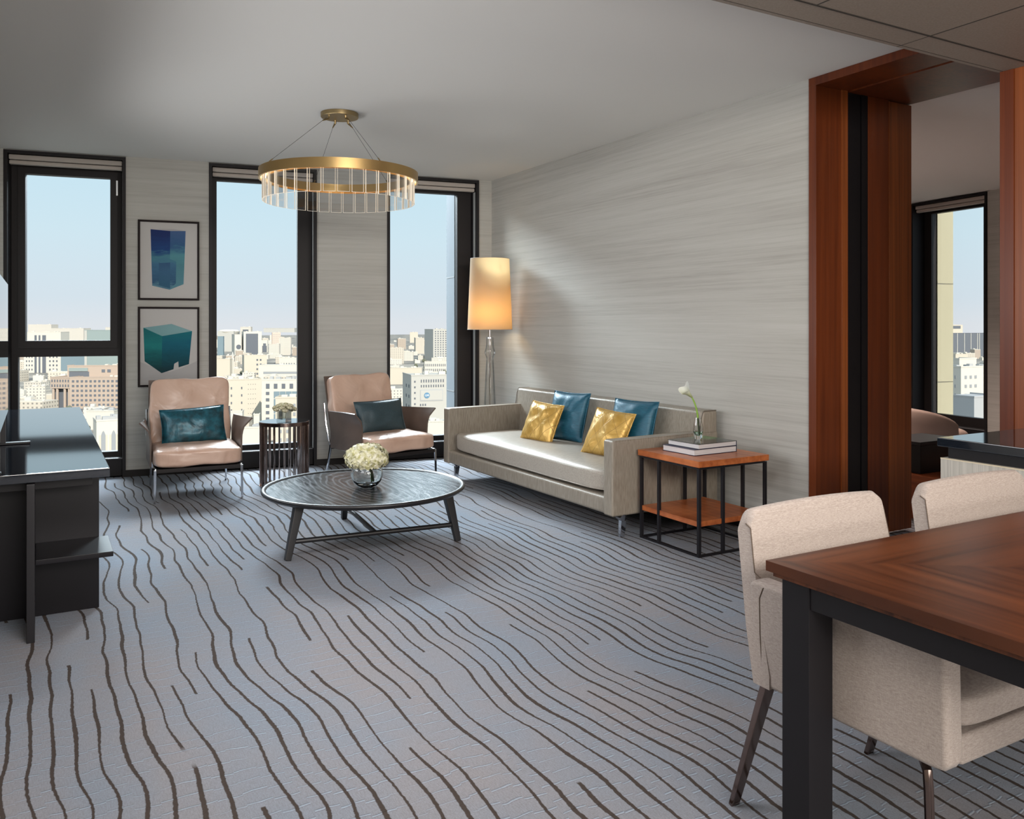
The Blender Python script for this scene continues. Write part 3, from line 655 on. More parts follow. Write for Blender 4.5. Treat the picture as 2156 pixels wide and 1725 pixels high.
# glass bowl with hydrangea
VX, VY = 1.728, 4.850; ZT = .3238
b = B(); prof = [(.001, 0), (.045, 0), (.062, .008), (.085, .035), (.096, .07), (.094, .10), (.080, .130), (.062, .146), (.058, .145), (.076, .128), (.089, .10), (.091, .07), (.080, .037), (.05, .016), (.001, .013)]
lathe(b, prof, n=56, cap=False); v = fin('glass_bowl_vase', b, 'vase_glass', loc=(VX, VY, ZT), ang=80)
tag(v, 'clear round glass bowl vase on the dark coffee table', 'vase')
t = thing('hydrangea', 'pale green hydrangea head in the round glass bowl on the coffee table', 'flowers', (VX, VY, ZT))
b = B(); rnd = random.Random(11)
for k in range(470):
    u = 1 - 2 * (k + .5) / 470; ph = k * 2.399963
    s_ = math.sqrt(1 - u * u); nrm = Vector((s_ * math.cos(ph), s_ * math.sin(ph), u))
    if nrm.z < -.62: continue
    rad = 1 + .07 * noise.noise(nrm * 3.1) + rnd.uniform(-.035, .03)
    p = Vector((nrm.x * .127, nrm.y * .118, nrm.z * (.088 if nrm.z > 0 else .075))) * rad + Vector((.0, .004, .170))
    q = nrm.to_track_quat('Z', 'Y').to_matrix() @ Matrix.Rotation(rnd.uniform(0, 3), 3, 'Z') @ Matrix.Rotation(rnd.uniform(-.6, .6), 3, 'X')
    sz = rnd.uniform(.013, .019)
    for m_ in range(4):
        a = m_ * math.pi / 2; d1 = Vector((math.cos(a), math.sin(a), 0)); d2 = Vector((-math.sin(a), math.cos(a), 0))
        loc_ = [Vector((0, 0, 0)), d1 * sz * .55 + d2 * sz * .5 + Vector((0, 0, .003)), d1 * sz * 1.1 + Vector((0, 0, .0005)), d1 * sz * .55 - d2 * sz * .5 + Vector((0, 0, .003))]
        b.faces.new([b.verts.new(p + q @ c_) for c_ in loc_])
cushion(b, .20, .185, .13, p=2.2, n=8, mat4=Matrix.Translation((.0, .004, .170)))
fin('flower_head', b, 'petal_cream', t, ang=20)
b = B()
for k in range(4): tube(b, [(.030 + .006 * k, .012 * (k % 2), .018), (.026 + .004 * k, 0, .07), (.014, 0, .135)], .0042, 7)
fin('stem', b, 'leaf_green', t)

# ------------------------------------------------------------------ chandelier
t = thing('ring_chandelier', 'brass ring chandelier hung with rectangular crystal plates', 'chandelier', (1.788, 5.568, CZ))
Rr, zb = .533, 2.283 - CZ
b = B(); lathe(b, [(.125, -.030), (.127, -.026), (.127, -.001), (.1, -.0005)], n=64); can = fin('canopy', b, 'brass_dark', t)
b = B(); lathe(b, [(Rr - .012, zb), (Rr, zb), (Rr, zb + .064), (Rr - .012, zb + .064), (Rr - .012, zb)], n=128, cap=False)
for rr_ in (Rr - .052, Rr - .062): pass
lathe(b, [(Rr - .060, zb + .004), (Rr - .052, zb + .004), (Rr - .052, zb + .060), (Rr - .060, zb + .060), (Rr - .060, zb + .004)], n=128, cap=False)
lathe(b, [(Rr - .055, zb + .045), (Rr - .008, zb + .045), (Rr - .008, zb + .052), (Rr - .055, zb + .052), (Rr - .055, zb + .045)], n=128, cap=False)
fin('ring', b, 'brass', t)
b = B(); lathe(b, [(Rr - .045, zb + .030), (Rr - .018, zb + .030), (Rr - .018, zb + .044), (Rr - .045, zb + .044), (Rr - .045, zb + .030)], n=96, cap=False); fin('light_strip', b, 'led_strip', t)
mesh0 = None
for k in range(36):
    a = 2 * math.pi * (k + .5) / 36
    if mesh0 is None:
        b = B(); box(b, -.0045, .0045, -.0375, .0375, -.145, .025, bev=.0012, seg=1)
        b.faces.ensure_lookup_table()
        for q in b.faces:
            if abs(q.normal.x) < .9: q.material_index = 1
        o = fin('crystal_plate', b, ['crystal', 'crystal_edge_glint'], t, smooth=False); mesh0 = o.data
    else:
        o = bpy.data.objects.new('crystal_plate', mesh0); C.objects.link(o); o.parent = t
    o.location = ((Rr - .028) * math.cos(a), (Rr - .028) * math.sin(a), zb); o.rotation_euler = (0, 0, a)
for a in (R(225 - 29.4), R(122 - 29.4), R(-50 - 29.4), R(60 - 29.4)):
    p0 = Vector((.085 * math.cos(a), .085 * math.sin(a), -.03)); p1 = Vector(((Rr - .006) * math.cos(a), (Rr - .006) * math.sin(a), zb + .066))
    b = B(); tube(b, [p0 + (p1 - p0) * .04, p1], .0013, 6); c_ = fin('cable', b, 'cable', t)
    b = B(); tube(b, [p0, p0 + Vector((0, 0, -.020)), p0 + (p1 - p0) * .11], [.008, .007, .004], 10); fin('clamp', b, 'brass_dark', c_)
    b = B(); tube(b, [p1 - (p1 - p0) * .05, p1], .004, 8); fin('clamp', b, 'brass_dark', c_)
INFILL = '10,-66,3399,-26;8,-87,2915,-20;1,137,2267,-20;0,41,1328,-14;3,-47,1528,-26;2,205,3463,-26;5,144,1985,-32;3,-77,4737,-26;9,-20,1052,-8;6,29,1009,-32;9,37,1155,-26;4,-34,1192,-14;6,73,1085,-26;1,2,759,-8;1,167,2526,-20;2,57,2138,-8;8,-4,863,-32;7,-52,5128,-14;2,0,1418,-14;0,-98,3209,-14;4,-28,1419,-32;1,25,1428,-8;9,11,696,-32;11,-20,3134,-20;8,-24,1804,-32;5,121,1712,-20;5,91,1663,-20;3,76,1363,-20;4,84,1047,-8;5,191,4348,-8;9,59,3148,-26;10,76,1941,-26;8,-21,916,-20;10,-33,2011,-32;2,-19,1119,-26;9,-19,961,-32;3,145,2194,-26;3,-15,4625,-14;2,86,3284,-26;9,2,796,-14;0,44,822,-20;9,29,1192,-26;8,214,3983,-8;8,74,2168,-14;7,78,1767,-14;4,75,1124,-14;9,-11,827,-20;5,19,2394,-26;2,66,1204,-32;9,-39,1136,-8;3,-54,1841,-26;2,-13,810,-8;8,62,2456,-14;4,1,1900,-26;1,-150,4342,-32;8,4,2138,-8;3,-6,3531,-32;4,-108,3132,-26;10,69,4718,-8;8,33,1258,-14;3,619,3240,-32;6,182,996,-26;4,139,822,-8;4,205,778,-14;7,867,4350,-20;8,1040,3784,-32;4,1140,4143,-20;6,455,2706,-26;3,397,1788,-20;4,284,1687,-26;8,1040,4489,-20;8,275,1118,-32;0,233,978,-14;2,296,1194,-14;0,213,929,-14;3,208,847,-26;4,301,1550,-26;8,338,1929,-14;7,1080,4521,-8;4,999,4005,-14;0,242,1431,-8;11,905,3749,-20;4,219,1101,-8;8,456,1807,-20;7,569,3210,-26;8,621,3528,-8;7,566,2551,-8;4,370,1708,-20;1,449,2155,-32;4,264,985,-32;9,526,2501,-26;4,557,2603,-26;10,638,3676,-32;5,409,2028,-8;8,187,726,-14;0,356,1442,-8;2,167,758,-20;4,372,1817,-32;4,257,932,-8;8,230,1148,-26;5,326,1704,-8;3,468,2059,-26;9,636,3064,-20;3,590,2362,-8;2,976,3542,-14;3,385,1512,-26;6,739,3799,-8;0,414,2057,-20;1,127,653,-20;9,285,1048,-26;2,256,1488,-20;4,601,3310,-14;0,1098,4706,-14;5,714,3281,-20;3,205,1180,-8;5,954,3959,-20;3,506,2089,-26;3,796,3082,-8;4,1186,4717,-26;0,278,1307,-20;5,604,2259,-26;6,164,605,-20;1,747,3629,-14;8,184,914,-26;3,654,2424,-32;0,669,2503,-8;6,980,4150,-26;0,537,2462,-32;9,813,3291,-26;6,477,1740,-32;2,178,693,-8;9,466,1833,-26;2,340,1620,-20;6,296,1461,-26;9,958,4499,-20;1,390,839,-32;5,1332,3057,-32;3,351,882,-20;9,1535,3899,-20;3,1126,2692,-14;1,619,1394,-8;9,224,578,-20;0,334,707,-32;9,1599,4171,-14;9,585,1478,-32;0,358,804,-26;2,1850,4453,-26;3,516,1161,-26;6,315,752,-20;0,438,1134,-8;1,520,1354,-8;4,813,2000,-8;5,759,1997,-20;0,889,2121,-8;1,275,653,-8;2,514,1239,-20;1,492,1043,-14;1,661,1395,-8;3,703,1526,-32;9,455,1144,-20;8,496,1297,-20;3,860,2203,-20;7,831,1866,-14;9,703,1847,-8;9,707,1669,-8;7,731,1887,-14;1,1261,2790,-26;1,502,1120,-20;2,1431,3101,-20;3,695,1469,-14;5,1514,3525,-32;2,452,960,-32;6,1603,3707,-32;9,1642,3414,-20;7,1061,2324,-20;9,1623,3660,-32;0,792,1841,-20;5,950,2444,-14;9,1862,4256,-20;3,645,1647,-20;2,682,1774,-32;0,832,2055,-26;0,1747,3706,-26;9,652,1469,-20;1,1565,3526,-32;4,307,649,-26;6,1506,3466,-14;10,1081,2688,-14;11,752,1618,-26;3,296,702,-14;8,711,430,-14;2,1266,787,-20;2,1131,740,-26;1,1069,710,-26;8,2476,1492,-26;1,757,457,-32;4,1911,1272,-32;9,681,413,-32;4,970,584,-20;4,1900,1188,-26;2,1641,991,-8;4,1276,756,-14;3,626,403,-20;1,857,538,-32;6,2480,1574,-26;5,2002,1233,-20;8,3058,1934,-14;2,1167,692,-14;0,1250,765,-32;2,1075,654,-8;9,1915,1161,-20;9,3658,2222,-20;3,1197,765,-32;1,3101,2000,-26;7,3471,2074,-26;4,3065,2040,-14;9,1029,634,-8;1,2973,1835,-8;11,4033,2560,-20;7,3889,2462,-26'
TREES = '29,709;-14,945;67,1263;-33,1080;-24,1037;22,866;21,940;62,1054;115,630;195,1137;170,799;293,1422;149,774;330,1568;138,752;356,837;292,635;518,1217;737,1701;502,1086;581,1253;547,1313;630,1494;274,720;1364,877;952,611;797,504;1147,706;667,397;647,427'
# ------------------------------------------------------------------ sofa
t = thing('sofa', 'long taupe satin sofa with one bench cushion on chrome feet', 'sofa', (3.03, 4.125, 0), .6)
SL = 2.39; D = .86                          # local: x 0 front .. D back, y 0 near .. SL far
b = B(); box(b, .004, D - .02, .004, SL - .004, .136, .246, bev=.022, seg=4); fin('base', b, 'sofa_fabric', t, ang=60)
for y0, y1 in ((0, .098), (SL - .098, SL)):
    b = B(); n = 16
    prof = [(-.004, .134), (D, .134), (D, .606), (.0, .597)]
    lo = [b.verts.new((x, y0, z)) for x, z in prof]; hi = [b.verts.new((x, y1, z)) for x, z in prof]
    b.faces.new(lo); b.faces.new(hi[::-1])
    for k in range(4): b.faces.new((lo[k], lo[(k + 1) % 4], hi[(k + 1) % 4], hi[k]))
    bmesh.ops.bevel(b, geom=b.edges[:], offset=.014, segments=3, profile=.5, affect='EDGES'); a_ = fin('arm', b, 'sofa_fabric', t, ang=60)
    b = B()
    for yy_ in (y0 + .004, y1 - .004): tube(b, [(.006, yy_, .15), (.006, yy_, .588), (.02, yy_, .5945), (D - .02, yy_, .603)], .0035, 6)
    fin('piping', b, 'sofa_fabric', a_)
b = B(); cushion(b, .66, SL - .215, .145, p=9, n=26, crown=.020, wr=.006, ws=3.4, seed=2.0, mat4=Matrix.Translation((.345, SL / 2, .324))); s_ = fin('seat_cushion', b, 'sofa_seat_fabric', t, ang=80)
for z in (.374, .270):
    pts = []
    for k in range(96):
        a = 2 * math.pi * k / 96; c_, q_ = math.cos(a), math.sin(a); q = (abs(c_) ** 9 + abs(q_) ** 9) ** (1 / 9)
        pts.append((.345 + c_ / q * .326, SL / 2 + q_ / q * ((SL - .215) / 2 - .004), z))
    b = B(); tube(b, pts, .0035, 6, closed=True); fin('piping', b, 'sofa_seat_fabric', s_)
b = B(); n = 24; g = []
for i in range(n + 1):
    v = i / n; row = []
    for j in range(41):
        u = j / 40; y = .004 + u * (SL - .008)
        x = .690 + .040 * v ** 1.1 - .010 * math.sin(math.pi * v); z = .25 + v * .492
        row.append(b.verts.new((x, y, z)))
    g.append(row)
top = [b.verts.new((D, .004 + j / 40 * (SL - .008), .744)) for j in range(41)]; bot = [b.verts.new((D, .004 + j / 40 * (SL - .008), .25)) for j in range(41)]
for i in range(n):
    for j in range(40): b.faces.new((g[i][j], g[i][j + 1], g[i + 1][j + 1], g[i + 1][j]))
for j in range(40):
    b.faces.new((g[n][j], g[n][j + 1], top[j + 1], top[j])); b.faces.new((top[j], top[j + 1], bot[j + 1], bot[j])); b.faces.new((bot[j], bot[j + 1], g[0][j + 1], g[0][j]))
for j in (0, 40): b.faces.new([g[i][j] for i in range(n + 1)] + [top[j], bot[j]])
bmesh.ops.recalc_face_normals(b, faces=b.faces[:])
es = [e for e in b.edges if len(e.link_faces) == 2 and e.calc_face_angle() > R(50)]
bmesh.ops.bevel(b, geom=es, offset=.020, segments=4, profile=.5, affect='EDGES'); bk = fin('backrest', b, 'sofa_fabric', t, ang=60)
b = B()
for yy_ in (.010, SL - .010): tube(b, [(.706, yy_, .60), (.722, yy_, .70), (.738, yy_, .738), (.75, yy_, .741), (D - .01, yy_, .741)], .004, 6)
fin('piping', b, 'piping_fabric', bk)
for (x, y) in ((.075, .03), (.075, SL - .06), (.78, .03), (.78, SL - .06)):
    b = B(); frus(b, (x, y, .138), (x + .022, y + .0, .10), .055, .05, .042, .03, bev=.003); frus(b, (x + .022, y, .102), (x + .012, y, 0), .042, .03, .034, .022, bev=.003); fin('leg', b, 'chrome', t)
# scatter cushions
cushion_thing('throw_pillow', 'teal silk throw pillow behind the gold one at the window end', 'pillow', .405, .39, .13, 'teal_silk', (3.585, 5.47, .590), -80, 15, 3.0, 'teal throw pillows on the sofa')
cushion_thing('throw_pillow', 'quilted gold silk throw pillow at the window end of the sofa', 'pillow', .335, .325, .12, 'gold_quilted', (3.40, 5.555, .545), -74, 24, 5.0, 'gold throw pillows on the sofa', roll=4, wr=.016)
cushion_thing('throw_pillow', 'teal silk throw pillow behind the gold one nearest the side table', 'pillow', .405, .39, .13, 'teal_silk', (3.585, 4.66, .590), -80, 15, 7.0, 'teal throw pillows on the sofa')
cushion_thing('throw_pillow', 'quilted gold silk throw pillow partly behind the near sofa arm', 'pillow', .355, .345, .12, 'gold_quilted', (3.41, 4.70, .553), -76, 26, 9.0, 'gold throw pillows on the sofa', roll=4)

# ------------------------------------------------------------------ floor lamp
t = thing('floor_lamp', 'tall floor lamp with glowing cream shade and waisted glass body', 'lamp', (3.68, 6.945, 0))
b = B(); n = 64
lathe(b, [(.210 - .027 * k / 12, 1.262 + .663 * k / 12) for k in range(13)], n=n, cap=False); sh_ = fin('lamp_shade', b, 'shade_cloth', t, ang=60)
for r_, z_ in ((.2095, 1.262), (.1825, 1.925)):
    b = B(); tube(b, [(r_ * math.cos(2 * math.pi * k / 64), r_ * math.sin(2 * math.pi * k / 64), z_) for k in range(64)], .0022, 6, closed=True); fin('shade_rim', b, 'blind_fabric', sh_)
b = B(); tube(b, [(0, 0, .03), (0, 0, 1.60)], .0075, 10); box(b, -.17, .17, -.002, .002, 1.86, 1.864); box(b, -.002, .002, -.17, .17, 1.86, 1.864); tube(b, [(0, 0, 1.6), (0, 0, 1.865)], .004, 8); fin('pole', b, 'rose_chrome', t)
b = B(); prof = [(.085, .03), (.075, .20), (.062, .42), (.0525, .62), (.043, .82), (.036, .94), (.033, .99), (.038, 1.01), (.053, 1.045), (.041, 1.085), (.035, 1.12), (.034, 1.18)]
lathe(b, prof, n=40, cap=False); fin('glass_body', b, 'lamp_glass', t, ang=60)
b = B(); lathe(b, [(.024, 1.178), (.037, 1.178), (.037, 1.188), (.01, 1.192)], n=32); fin('collar', b, 'chrome', t)
b = B(); lathe(b, [(.125, 0), (.13, .004), (.13, .02), (.09, .03)], n=48); fin('lamp_base', b, 'chrome', t)
b = B(); bmesh.ops.create_uvsphere(b, u_segments=16, v_segments=10, radius=.032); fin('bulb', b, 'bulb', t, loc=(0, 0, 1.475))
light('floor_lamp_bulb_light', 'POINT', (3.645, 6.895, 1.40), LAMP_P, (1.0, .60, .22), shadow_soft_size=.02)

# ------------------------------------------------------------------ end table, books, calla
t = thing('end_table', 'square two-tier wooden end table on slim black metal legs by the sofa', 'side table', (3.206, 3.560, 0))
W_ = .527; D_ = .530
bxo('tabletop', 'side_table_wood', (-.008, W_ + .008, -.008, D_ + .008, .505, .540), t, .0015)
bxo('shelf', 'side_table_wood', (.006, W_ - .02, .01, D_ - .01, .170, .200), t, .0015)
q = .018
for (x, y) in ((0, 0), (W_ - q, 0), (0, D_ - q), (W_ - q, D_ - q), (.178, 0), (0, D_ - q - .165), (W_ - q - .165, D_ - q), (W_ - q, .178)):
    bxo('leg', 'black_metal', (x, x + q, y, y + q, .0005, .4995), t, .001)
b = B()
for z in (0.0005, .492):
    for q_ in ((q, W_ - q, .001, q - .001), (q, W_ - q, D_ - q + .001, D_ - .001), (.001, q - .001, q, D_ - q), (W_ - q + .001, W_ - .001, q, D_ - q)): bxo('rail', 'black_metal', (*q_, z, z + .012), t, smooth=False)
def book(label, loc, rz, w_, d_, h_, top):
    t = thing('hardcover_book', label, 'book', loc, rz, 'books on the end table')
    b = B(); box(b, -w_ / 2 + .004, w_ / 2 - .002, -d_ / 2 + .004, d_ / 2 - .004, .003, h_ - .003); fin('pages', b, 'book_pages', t, smooth=False)
    b = B(); box(b, -w_ / 2, w_ / 2, -d_ / 2, d_ / 2, 0, .0025); box(b, -w_ / 2, w_ / 2, -d_ / 2, d_ / 2, h_ - .0025, h_, slot=1); box(b, w_ / 2 - .0022, w_ / 2, -d_ / 2, d_ / 2, 0, h_)
    fin('cover', b, ['book_navy', top], t, smooth=False)
book('thick navy hardcover book at the bottom of the end table pair', (3.480, 3.860, .5405), 2, .345, .275, .036, 'book_navy')
book('dark hardcover book with green leaves on its cover, under the vase', (3.492, 3.850, .577), 3, .315, .262, .030, 'book_cover_photo')
ZB = .6075; BX, BY = 3.492, 3.885
b = B(); prof = [(.0, 0), (.020, 0), (.022, .004), (.026, .025), (.0305, .045), (.029, .075), (.023, .110), (.0195, .132), (.0165, .132), (.020, .108), (.0255, .075), (.0265, .048), (.018, .028), (.0, .022)]
lathe(b, prof, n=12, cap=False); v = fin('bud_vase', b, 'vase_glass', loc=(BX, BY, ZB), ang=15)
tag(v, 'slim faceted glass bud vase standing on the two books', 'vase')
t = thing('calla_lily', 'single white calla lily on a curved green stem in the bud vase', 'flower', (BX, BY, ZB))
def Q(p0, p1, p2, p3, n=16):
    p0, p1, p2, p3 = map(Vector, (p0, p1, p2, p3)); r = []
    for i in range(n + 1):
        u = i / n; r.append(p0 * (1 - u) ** 3 + p1 * 3 * u * (1 - u) ** 2 + p2 * 3 * u * u * (1 - u) + p3 * u ** 3)
    return r
rx = Vector((.871, -.491, 0))
st = Q(rx * .006 + Vector((0, 0, .026)), rx * .002 + Vector((0, 0, .13)), rx * -.004 + Vector((0, 0, .20)), rx * -.040 + Vector((0, 0, .258)))
b = B(); tube(b, st, [.0065 - .0022 * i / 16 for i in range(17)], 10); fin('stem', b, 'stem_green', t)
ax = (rx * -.72 + Vector((0, 0, .82)) + Vector((-.22, -.26, 0))).normalized(); ux = ax.cross(Vector((0, 0, 1))).normalized(); uy = ax.cross(ux).normalized()
if uy.z < 0: uy = -uy
b = B(); g = []; NA, NT = 28, 14
for i in range(NT + 1):
    v = i / NT; row = []
    for k in range(NA):
        a = 2 * math.pi * k / NA; ca_, sa_ = math.cos(a), math.sin(a)
        lobe = math.cos(3 * a + 1.0); r = .0045 + .019 * v + (.015 + .007 * lobe) * v ** 5
        h = v * (.070 + .022 * (ca_ * .5 + .5) ** 2) + .011 * lobe * v ** 4
        row.append(b.verts.new(st[-1] - ax * .006 + ax * h + uy * (ca_ * r) + ux * (sa_ * r * 1.05)))
    g.append(row)
for i in range(NT):
    for k in range(NA): b.faces.new((g[i][k], g[i][(k + 1) % NA], g[i + 1][(k + 1) % NA], g[i + 1][k]))
bmesh.ops.solidify(b, geom=b.faces[:], thickness=.0012); fin('spathe', b, 'calla_white', t, ang=80)
b = B(); tube(b, [st[-1], st[-1] + ax * .045], [.003, .0022], 8); fin('spadix', b, 'petal_cream', t)

# ------------------------------------------------------------------ dining set
TX0, TY1, TW, TD = 1.508, 1.442, 1.56, 1.10
t = thing('dining_table', 'brown veneered dining table with black legs, its corner towards the sofa', 'dining table', (TX0, TY1, 0))
b = B(); z0, z1 = .716, .740; P = {'a': (0, 0), 'b': (TW, 0), 'c': (TW, -TD), 'd': (0, -TD), 'm': (TW / 2, -TD / 2)}
for ks, sl in (('abm', 0), ('bcm', 1), ('cdm', 0), ('dam', 1)): b.faces.new([b.verts.new((*P[k], z1)) for k in ks]).material_index = sl
for k0, k1, sl in (('a', 'b', 0), ('b', 'c', 1), ('c', 'd', 0), ('d', 'a', 1)): b.faces.new([b.verts.new(p) for p in ((*P[k0], z0), (*P[k1], z0), (*P[k1], z1), (*P[k0], z1))]).material_index = sl
b.faces.new([b.verts.new((*P[k], z0)) for k in 'abcd']); bmesh.ops.remove_doubles(b, verts=b.verts[:], dist=1e-5)
fin('tabletop', b, ['table_veneer_long', 'table_veneer_cross'], t, smooth=False)
bxo('underlay', 'table_veneer_long', (.012, TW - .012, -TD + .012, -.012, .704, .7155), t)
for x in (.026, TW - .106):
    for y in (-.106, -TD + .026): bxo('leg', 'black_metal', (x, x + .080, y, y + .080, .0005, .7035), t, .002)
for q_ in ((.106, TW - .106, -.048, -.030), (.106, TW - .106, -TD + .030, -TD + .048), (.030, .048, -TD + .106, -.106), (TW - .048, TW - .030, -TD + .106, -.106)):
    bxo('apron', 'black_metal', (*q_, .648, .7035), t)

def dining_chair(label, loc, rz):
    t = thing('dining_chair', label, 'chair', loc, rz, 'linen dining chairs at the table')
    # local: x across, y 0 at the rear bottom, front at -y
    b = B(); hw = .290
    pr = [(.0, .365), (.030, .50), (.056, .65), (.076, .775), (.068, .800), (.048, .806), (.030, .795), (.008, .66), (-.030, .50), (-.055, .40), (-.055, .365)]
    n = 36; secs = []
    for k in range(n + 1):
        u = math.sin((-1 + 2 * k / n) * math.pi / 2); e = max(0, abs(u) - .87) / .13
        row = []
        for (y, z) in pr:
            drop = (1 - math.sqrt(max(0, 1 - e * e))) * .036 * max(0, (z - .6) / .2)
            inset = .022 * max(0, (z - .42) / .4) * (1 if abs(u) > 0 else 0)
            row.append(b.verts.new((u * (hw - inset), y - .010 * (1 - u * u) * 0, z - drop + .010 * (1 - u * u))))
        secs.append(row)
    m_ = len(pr)
    for A, Dd in zip(secs, secs[1:]):
        for i in range(m_): b.faces.new((A[i], A[(i + 1) % m_], Dd[(i + 1) % m_], Dd[i]))
    b.faces.new(secs[0][::-1]); b.faces.new(secs[-1])
    sp = {s: [secs[0 if s < 0 else n][i].co + Vector((s * .0008, -.0005, 0)) for i in (4, 5, 6, 7, 8)] for s in (-1, 1)}
    bmesh.ops.recalc_face_normals(b, faces=b.faces[:]); bk = fin('backrest', b, 'linen', t, ang=50)
    b = B()
    for s in (-1, 1):
        k = 0 if s < 0 else n
        tube(b, sp[s][1:4] + [(s * (hw - .0125), -.012, .64)], .0016, 5)
    fin('seam', b, 'seam_thread', bk)
    for s in (-1, 1):
        b = B(); x0, x1 = sorted((s * .286, s * .226))
        pts = [(.004, .365), (.012, .50), (.022, .622), (.002, .632), (-.515, .620), (-.530, .606), (-.535, .39), (-.525, .372), (-.50, .368)]
        lo = [b.verts.new((x0, y, z)) for y, z in pts]; hi = [b.verts.new((x1, y, z)) for y, z in pts]
        b.faces.new(lo); b.faces.new(hi[::-1])
        for k in range(len(pts)): b.faces.new((lo[k], lo[(k + 1) % len(pts)], hi[(k + 1) % len(pts)], hi[k]))
        bmesh.ops.recalc_face_normals(b, faces=b.faces[:])
        es = [e for e in b.edges if len(e.link_faces) == 2 and e.calc_face_angle() > R(60)]
        bmesh.ops.bevel(b, geom=es, offset=.012, segments=3, profile=.5, affect='EDGES'); a_ = fin('arm', b, 'linen', t, ang=50)
        b = B(); xx_ = s * .2868; tube(b, [(xx_, -.03, .372), (xx_, -.020, .50), (xx_, -.018, .59), (xx_, -.03, .618), (xx_ - s * .01, -.04, .6285)], .0014, 5); fin('seam', b, 'seam_thread', a_)
    b = B(); box(b, -.226, .226, -.528, -.04, .368, .432, bev=.01); fin('seat_base', b, 'linen', t, ang=50)
    b = B(); cushion(b, .448, .48, .07, p=8, n=14, crown=.012, mat4=Matrix.Translation((0, -.285, .468))); fin('seat_cushion', b, 'linen', t, ang=80)
    for s in (-1, 1):
        b = B(); frus(b, (s * .268, -.030, .366), (s * .276, .085, .0), .038, .020, .030, .014, bev=.003); fin('leg', b, 'dark_chrome', t)
        b = B(); tube(b, [(s * .235, -.44, .366), (s * .262, -.475, .345), (s * .268, -.482, .31), (s * .272, -.495, 0)], .0105, 10); fin('leg', b, 'dark_chrome', t)
    for q_ in ((-.255, .255, -.045, -.015), (-.24, .24, -.46, -.43)): bxo('underframe', 'dark_chrome', (*q_, .352, .367), t, smooth=False)
    return t
dining_chair('beige linen dining armchair tucked at the table corner nearest the sofa', (1.918, 1.600, 0), 0)
dining_chair('beige linen dining armchair further along the table, before the stone-topped counter', (2.660, 1.602, 0), 0)

# ------------------------------------------------------------------ counter and bedroom
t = thing('pantry_counter', 'black stone topped counter with pale laminate front beside the doorway', 'cabinet', (3.144, 2.095, 0))
bxo('countertop', 'black_granite', (0, .80, -1.9, 0, .815, .850), t, .003)
bxo('recess', 'black_lacquer', (.028, .79, -1.88, -.03, .770, .8145), t)
bxo('body', 'counter_laminate', (.006, .795, -1.88, -.012, .0005, .7695), t)
bxo('edging', 'counter_edge', (.0045, .012, -1.88, -.012, .7655, .7700), t, smooth=False)
t = thing('luggage_bench', 'low wooden bench seen through the bedroom doorway', 'bench', (5.10, 3.25, 0))
bxo('top', 'bench_wood', (0, .9, 0, .70, .25, .30), t, .003)
for x in (.02, .84): bxo('side_panel', 'bench_wood', (x, x + .04, .02, .68, .0005, .2495), t)
t = thing('storage_box', 'black lidded box standing on the low wooden bench', 'box', (5.45, 3.70, .3005))
bxo('body', 'black_lacquer', (-.30, .15, -.15, .15, 0, .190), t, .004); bxo('lid', 'black_metal', (-.303, .153, -.153, .153, .190, .215), t, .004)
t = thing('tub_chair', 'dusty beige upholstered tub chair in the bedroom by the window', 'armchair', (6.80, 4.76, 0), 65)
b = B(); n = 30; g = []
for i in range(n + 1):
    a = R(-115 + 230 * i / n); row = []
    ht = .61 - .13 * (abs(i / n - .5) * 2) ** 3
    for (r, z) in ((.40, .16), (.43, ht - .12), (.425, ht - .03), (.39, ht), (.35, ht - .02), (.33, ht - .08), (.32, .30)):
        row.append(b.verts.new((r * math.sin(a), r * math.cos(a), z)))
    g.append(row)
for A, Dd in zip(g, g[1:]):
    for k in range(7): b.faces.new((A[k], A[(k + 1) % 7], Dd[(k + 1) % 7], Dd[k]))
b.faces.new(g[0][::-1]); b.faces.new(g[-1]); fin('backrest', b, 'bedroom_upholstery', t, ang=50)
b = B(); cushion(b, .66, .66, .22, p=5, n=12, crown=.02, mat4=Matrix.Translation((0, -.05, .29))); fin('seat', b, 'bedroom_upholstery', t, ang=80)
for sx1, sy1 in ((-.22, -.25), (.22, -.25), (-.22, .25), (.22, .25)):
    b = B(); tube(b, [(sx1, sy1, 0.0), (sx1 * .95, sy1 * .95, .20)], [.012, .018], 8); fin('leg', b, 'black_lacquer', t)

